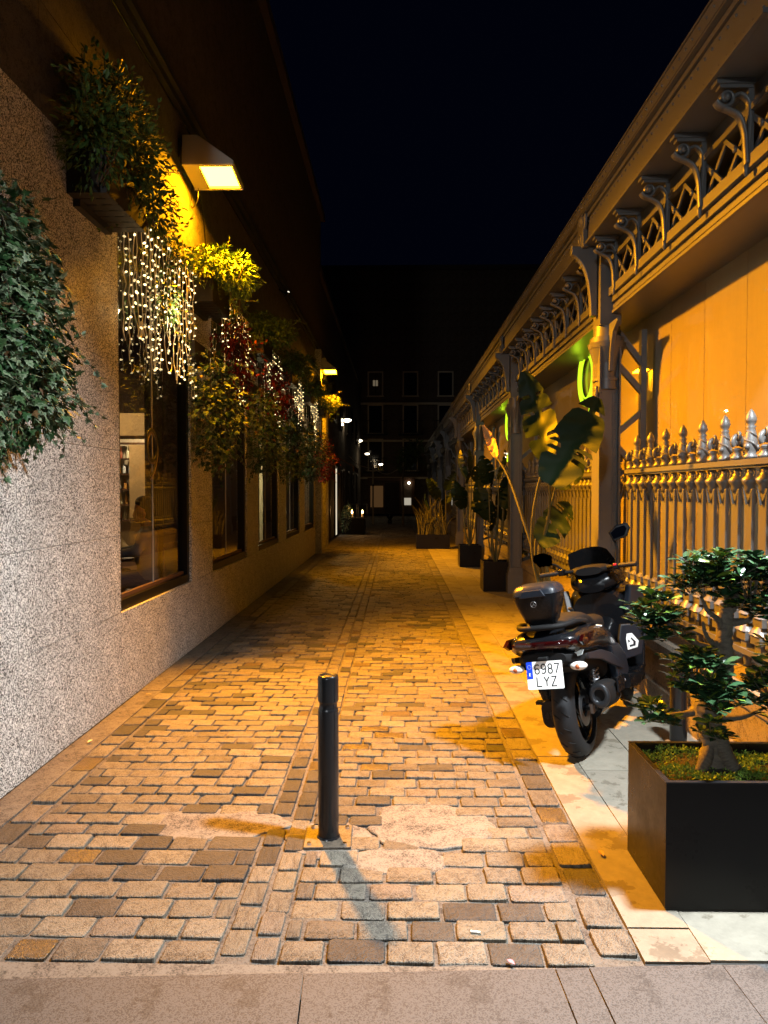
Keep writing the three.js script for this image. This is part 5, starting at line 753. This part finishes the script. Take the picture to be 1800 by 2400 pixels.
    part('hair', sdf([[[-.005, H + .06, 0], .088, [-.04, H + .0, 0], .092, .04], [[.03, H + .1, 0], .05, [-.02, H + .105, 0], .06, .04], [[-.06, H - .02, 0], .06, [-.05, H - .07, 0], .05, .04]], [-.2, H - .16, -.16], [.14, H + .18, .16], 36), hm, t);
    part('shirt', sdf([[[-.03, H - .21, 0], .07, [-.03, H - .19, 0], .062, .03], [[-.04, H - .27, -.12], .085, [-.04, H - .27, .12], .085, .06], [[-.03, H - .35, -.09], .11, [-.03, H - .35, .09], .11, .08], [[-.03, H - .5, -.06], .125, [-.03, H - .5, .06], .125, .08], [[-.04, .55, -.06], .13, [-.04, .55, .06], .13, .08], [[-.03, H - .26, .19], .062, [.06, .84, .25], .052, .04], [[.06, .84, .25], .05, [.35, .80, .17], .034, .03], [[-.03, H - .26, -.19], .062, [.06, .84, -.25], .052, .04], [[.06, .84, -.25], .05, [.35, .80, -.17], .034, .03]], [-.3, .4, -.36], [.42, 1.12, .36], 60), shirtM, t);
    part('trousers', sdf([[[-.04, .53, .09], .1, [.40, .52, .1], .07, .05], [[-.04, .53, -.09], .1, [.40, .52, -.1], .07, .05], [[.40, .52, .1], .068, [.42, .09, .1], .045, .03], [[.40, .52, -.1], .068, [.42, .09, -.1], .045, .03]], [-.2, 0, -.36], [.56, .72, .36], 44), trouserM, t);
    part('shoes', [loft([[.36, .05, .035, .045, 2.4, .1], [.45, .045, .045, .042, 2.4, .1], [.6, .03, .035, .028, 2.4, .1]], 12), loft([[.36, .05, .035, .045, 2.4, -.1], [.45, .045, .045, .042, 2.4, -.1], [.6, .03, .035, .028, 2.4, -.1]], 12)], M.black, t);
    return t;
  };
  const chair = (pos, turn, label) => { const c = thing('dining_chair', label, 'chair', pos, 'dining chairs at the window table', turn); part('seat', rbox(.42, .05, .42, .02, 0, .41, 0), M.wood, c); part('backrest', rbox(.03, .42, .4, .012, -.21, .68, 0), M.wood, c); for (const [x, z] of [[-.18, -.18], [-.18, .18], [.18, -.18], [.18, .18]]) part('leg', bar([x, 0, z], [x, .39, z], .016, 6), M.black, c); };
  const shirt = std({ color: lin(.11, .115, .14), roughness: .85 }), jeans = std({ color: lin(.03, .04, .09), roughness: .9 });
  const A = [-2.72, F + .03, -7.75]; person('seated person in a pale shirt seen from the side through the first window', A, Math.PI + .25, lin(.36, .17, .10), lin(.05, .035, .025), shirt, jeans); chair([-2.72, F, -7.75], Math.PI + .25, 'wooden chair under the diner in the pale shirt');
  const Bp = [-3.56, F, -8.62]; person('seated person in a bright top with reddish hair at the window edge', Bp, -.65, lin(.6, .38, .28), lin(.16, .03, .012), std({ color: lin(.6, .5, .35), roughness: .85 }), std({ color: lin(.02, .02, .2), roughness: .9 })); chair([-3.56, F, -8.62], -.65, 'wooden chair under the reddish-haired diner');
}

// ================================================================ FAR END OF THE LANE
{
  const L2 = thing('left_far_building', 'dark rendered building with awnings farther down the left side', 'building');
  part('wall', [bx(-2.5, -2.3, 0, 8, 21.02, 46, .9)], M.render, L2); part('end_wall', bx(-9, -2.51, 0, 8, 45.8, 46), M.render, L2); part('roof', bx(-9, -2.2, 8.01, 8.2, 21, 46.2), M.darkWall, L2);
  for (const [d, w, lit] of [[23.5, 1.1, 0], [26.6, 1.0, 1], [30, 1.2, 0], [33.5, 1.1, 0], [37, 1.2, 0], [41, 1.2, 0]]) { const f = part('doorway', [bx(-2.299, -2.25, 0, 2.5, d, d + .08), bx(-2.299, -2.25, 0, 2.5, d + w, d + w + .08), bx(-2.299, -2.25, 2.501, 2.6, d, d + w + .08)], M.frame, L2); part('door_leaf', bx(-2.299, -2.28, .01, 2.5, d + .081, d + w - .001), lit ? glow(lin(1, .88, .62), .8) : M.darkWall, f); }
  for (const d of [22.5, 26, 29.5, 33, 36.6, 40.4]) { const w = part('upper_window', bx(-2.299, -2.26, 4.2, 5.7, d, d + 1.1), M.frame, L2); part('pane', bx(-2.259, -2.255, 4.28, 5.62, d + .08, d + 1.02), phys({ color: lin(.02, .02, .025), roughness: .05 }), w); }
  part('pilaster', [bx(-2.299, -2.12, 0, 4, 22.1, 22.5, .9)], M.granite, L2); 
  const aw = part('awning', [flat([-2.29, 2.95, -27.5], [-1.55, 2.55, -27.5], 3.2, .02, [.3, .9, 0]), bx(-1.56, -1.54, 2.36, 2.56, 25.9, 29.1)], std({ color: lin(.06, .04, .03), roughness: .9 }), L2);
  // terrace box hedge and two candle lanterns
  const pb = thing('terrace_planter', 'black terrace planter box with small plants on the far left', 'planter'); part('walls', bx(-2.1, -1.22, .01, .62, 27.6, 28.4), M.planter, pb); part('soil', bx(-2.06, -1.26, .621, .64, 27.64, 28.36), M.soil, pb);
  const ts = thing('terrace_shrub', 'small pale-lit shrub in the terrace planter', 'shrub'); bush(ts, [[-1.9, .85, 27.9, .22, .25, .3, 220], [-1.95, .5, 27.2, .2, .4, .3, 220]], { tpl: ovalLeaf(.2), size: .07, pal: PAL.ivy, seed: 610, droop: .3, strays: 10 });
  [[-1.62, 'left of the two lit candle lanterns on the terrace planter'], [-1.32, 'right of the two lit candle lanterns on the terrace planter']].forEach(([x, label], i) => {
    const t = thing('candle_lantern', label, 'lantern', [x - .1 * (1 - i), .64, -27.85], 'candle lanterns on the terrace'); const s = .17, h = .5; const fr = []; for (const [a, b] of [[-1, -1], [-1, 1], [1, -1], [1, 1]]) fr.push(box(.016, h, .016, a * s, h / 2, b * s)); fr.push(box(2 * s + .02, .02, 2 * s + .02, 0, .011, 0), box(2 * s + .05, .02, 2 * s + .05, 0, h + .011, 0)); part('lantern_frame', fr, M.black, t);
    part('candle', cyl(.04, .04, .12, 12, 0, .025, 0), std({ color: lin(.8, .7, .5), roughness: .6 }), t); part('flame', lathe([[0, .15], [.03, .18], [.035, .21], [.015, .27], [0, .31]], 10), glow(lin(1, .55, .2), 22), t);
    const l = new THREE.PointLight(lin(1, .5, .15), .9); l.name = 'candle_glow'; l.position.set(0, .36, 0); l.shadow.radius = 2; l.castShadow = true; t.add(l);
  });
  // white street lights down the lane
  [[-2.16, 4.78, 31.5, 'white street light, nearest of those in the dark distance'], [-2.3, 4.78, 44.5, 'second white street light in the distance'], [-1.75, 3.9, 43, 'third small white street light in the distance'], [-1.0, 3.35, 45.2, 'farthest small white street light, low over the lane']].forEach(([x, y, d, label], i) => { const t = thing('street_light', label, 'lamp', [x, y, -d], 'distant white street lights'); const s = i > 1 ? .7 : 1; part('head', xf(loft([[-.2, 0, .10, .04, 2.4], [0, .01, .12, .05, 2.4], [.2, 0, .08, .03, 2.4]], 12), { s: [s, s, s] }), M.ironDark, t); part('lens', xf(new THREE.SphereGeometry(.13, 12, 8), { s: [1.5 * s, .75 * s, s], p: [0, -.05, .0] }), glow(lin(1, .85, .6), 8), t); part('arm', bar([0, .03, 0], [-.45, .12, 0], .02, 6), M.ironDark, t); const l = new THREE.PointLight(lin(1, .72, .4), .7); l.name = 'street_light_glow'; l.position.set(0, -.25, 0); l.shadow.radius = 1.5; l.castShadow = true; t.add(l); });
  // pole with sagging cable, slim tree
  const pole = thing('lamp_pole', 'slim orange-lit pole on the left at the end of the lane', 'pole', [-1.18, 0, -36]); part('shaft', cyl(.05, .035, 3.0, 10), std({ color: lin(.3, .27, .22), roughness: .7 }), pole); part('collar', cyl(.07, .07, .08, 10, 0, 1.9, 0), M.ironDark, pole);
  single('overhead_cable', 'pale cable sagging across the lane between pole and tree', 'cable', tube([[-2.25, 3.3, -34], [-1.8, 2.9, -35], [-1.18, 2.75, -36], [-.5, 2.5, -36.5], [.1, 2.75, -36.5]], .014, 40, 5), std({ color: lin(.5, .46, .4), roughness: .6 }));
  const tr = thing('street_tree', 'slim street tree with orange-lit crown on the far right', 'tree'); part('trunk', taper([[.30, 0, -35], [.31, 1.2, -35], [.30, 2.4, -35], [.36, 3.0, -35]], [.06, .05, .04, .02], 16, 8), M.bark, tr);
  bush(tr, [[.6, 3.35, 35, .55, .4, .6, 500], [.9, 3.75, 35, .45, .35, .5, 360], [.3, 3.0, 35, .4, .35, .4, 260]], { tpl: ovalLeaf(.22), size: .13, pal: PAL.green, seed: 620, droop: .4, strays: 30 });
  const bo = thing('bollard', 'small dark bollard in the middle of the lane far away', 'bollard', [-.35, 0, -37]); part('post', lathe([[0, .002], [.11, .002], [.10, .1], [.07, .2], [.15, .3], [.14, .42], [.06, .48], [0, .49]], 16), M.black, bo);
  // apartment house closing the view
  const H = thing('apartment_house', 'dim apartment house with balconies closing the end of the lane', 'building', [0, 0, -51]);
  part('wall', [box(19, 17, .4, 2, 8.5, -.2)], std({ map: stoneMap, color: lin(.14, .10, .07), roughness: .95 }), H); part('roof', box(19.4, .3, 8, 2, 17.15, -3.8), M.darkWall, H);
  const floors = [[3.1, 2.1], [5.7, 1.9], [8.3, 1.6]]; const lit = [[-1.55, 8.3], [1.2, 8.3]];
  for (const [y, h] of floors) { part('string_course', box(19, .14, .12, 2, y - .55, .06), M.cream, H); for (let x = -6.4; x < 10.5; x += 2.45) { const w = part('window', [box(.1, h, .08, x - .5, y + h / 2, .04), box(.1, h, .08, x + .5, y + h / 2, .04), box(1.1, .1, .08, x, y + h + .05, .04), box(1.2, .08, .16, x, y - .04, .08)], M.cream, H); const on = y > 8 && (Math.abs(x + 1.5) < .3); part('pane', box(on ? .34 : .88, on ? .4 : h - .02, .02, x, y + (on ? h * .55 : h / 2), .02), on ? glow(lin(1, .78, .5), .12) : phys({ color: lin(.015, .015, .018), roughness: .06 }), w); part('glazing_bar', box(.04, h - .03, .02, x, y + h / 2, .045), M.frame, w); if (y < 7) part('balcony', [box(1.7, .1, .5, x, y - .15, .25), ...[...Array(13)].map((_, k) => bar([x - .8 + k * .133, y - .1, .48], [x - .8 + k * .133, y + .8, .48], .012, 4)), box(1.7, .04, .04, x, y + .82, .48)], M.ironDark, w); } }
  const shop = part('shop_front', [box(3.3, .25, .2, -.4, 2.45, .1), box(.2, 2.3, .2, -1.95, 1.15, .1), box(.2, 2.3, .2, 1.15, 1.15, .1), box(.12, 2.3, .16, -.9, 1.15, .1), box(.12, 2.3, .16, .25, 1.15, .1)], M.wood, H); part('shop_window', [box(.9, 1.5, .03, -1.4, 1.25, .05)], glow(lin(1, .5, .18), .06), shop); part('shop_window', [box(.6, .5, .03, .7, .9, .05)], glow(lin(1, .9, .7), .4), shop); part('shop_door', box(1.0, 2.2, .03, -.33, 1.11, .05), M.darkWall, shop);
  part('entrance_lamp', xf(new THREE.SphereGeometry(.09, 10, 8), { p: [.85, 2.2, .3] }), glow(lin(1, .85, .6), 10), H);
}
// litter on the stones
{
  const r = rngOf(700); [['fallen_leaf', 'dry brown leaf lying in the left gutter by the granite wall', -2.02, 5.9, [.28, .18, .08]], ['fallen_leaf', 'pale fallen leaf in the gutter nearer the viewer', -2.06, 4.75, [.5, .42, .25]], ['fallen_leaf', 'curled leaf beside the bonsai planter shadow', .95, 3.3, [.3, .16, .06]], ['pink_petal', 'pink petal on the edge of the foreground pavement', .42, 2.53, [.6, .2, .25]], ['cigarette_end', 'white cigarette end between the foremost cobbles', .30, 2.72, [.8, .78, .72]]].forEach(([n, label, x, d, c]) => { const g = n === 'cigarette_end' ? bar([-.018, .006, 0], [.018, .006, .006], .0045, 8) : leafGeo(ovalLeaf(.25), [{ p: V3(0, .006, 0), dir: V3(Math.cos(d * 9), .1, Math.sin(d * 9)), up: V3(0, 1, 0), s: n === 'pink_petal' ? .035 : .05, c, e: c }]); single(n, label, n === 'cigarette_end' ? 'litter' : 'leaf', g, n === 'cigarette_end' ? std({ color: lin(...c), roughness: .9 }) : M.leaf, [x, .004, -d]); });
}
shade(scene);
scene.traverse((o) => { if (o.isLight) o.castShadow = true; });
renderer.render(scene, camera);
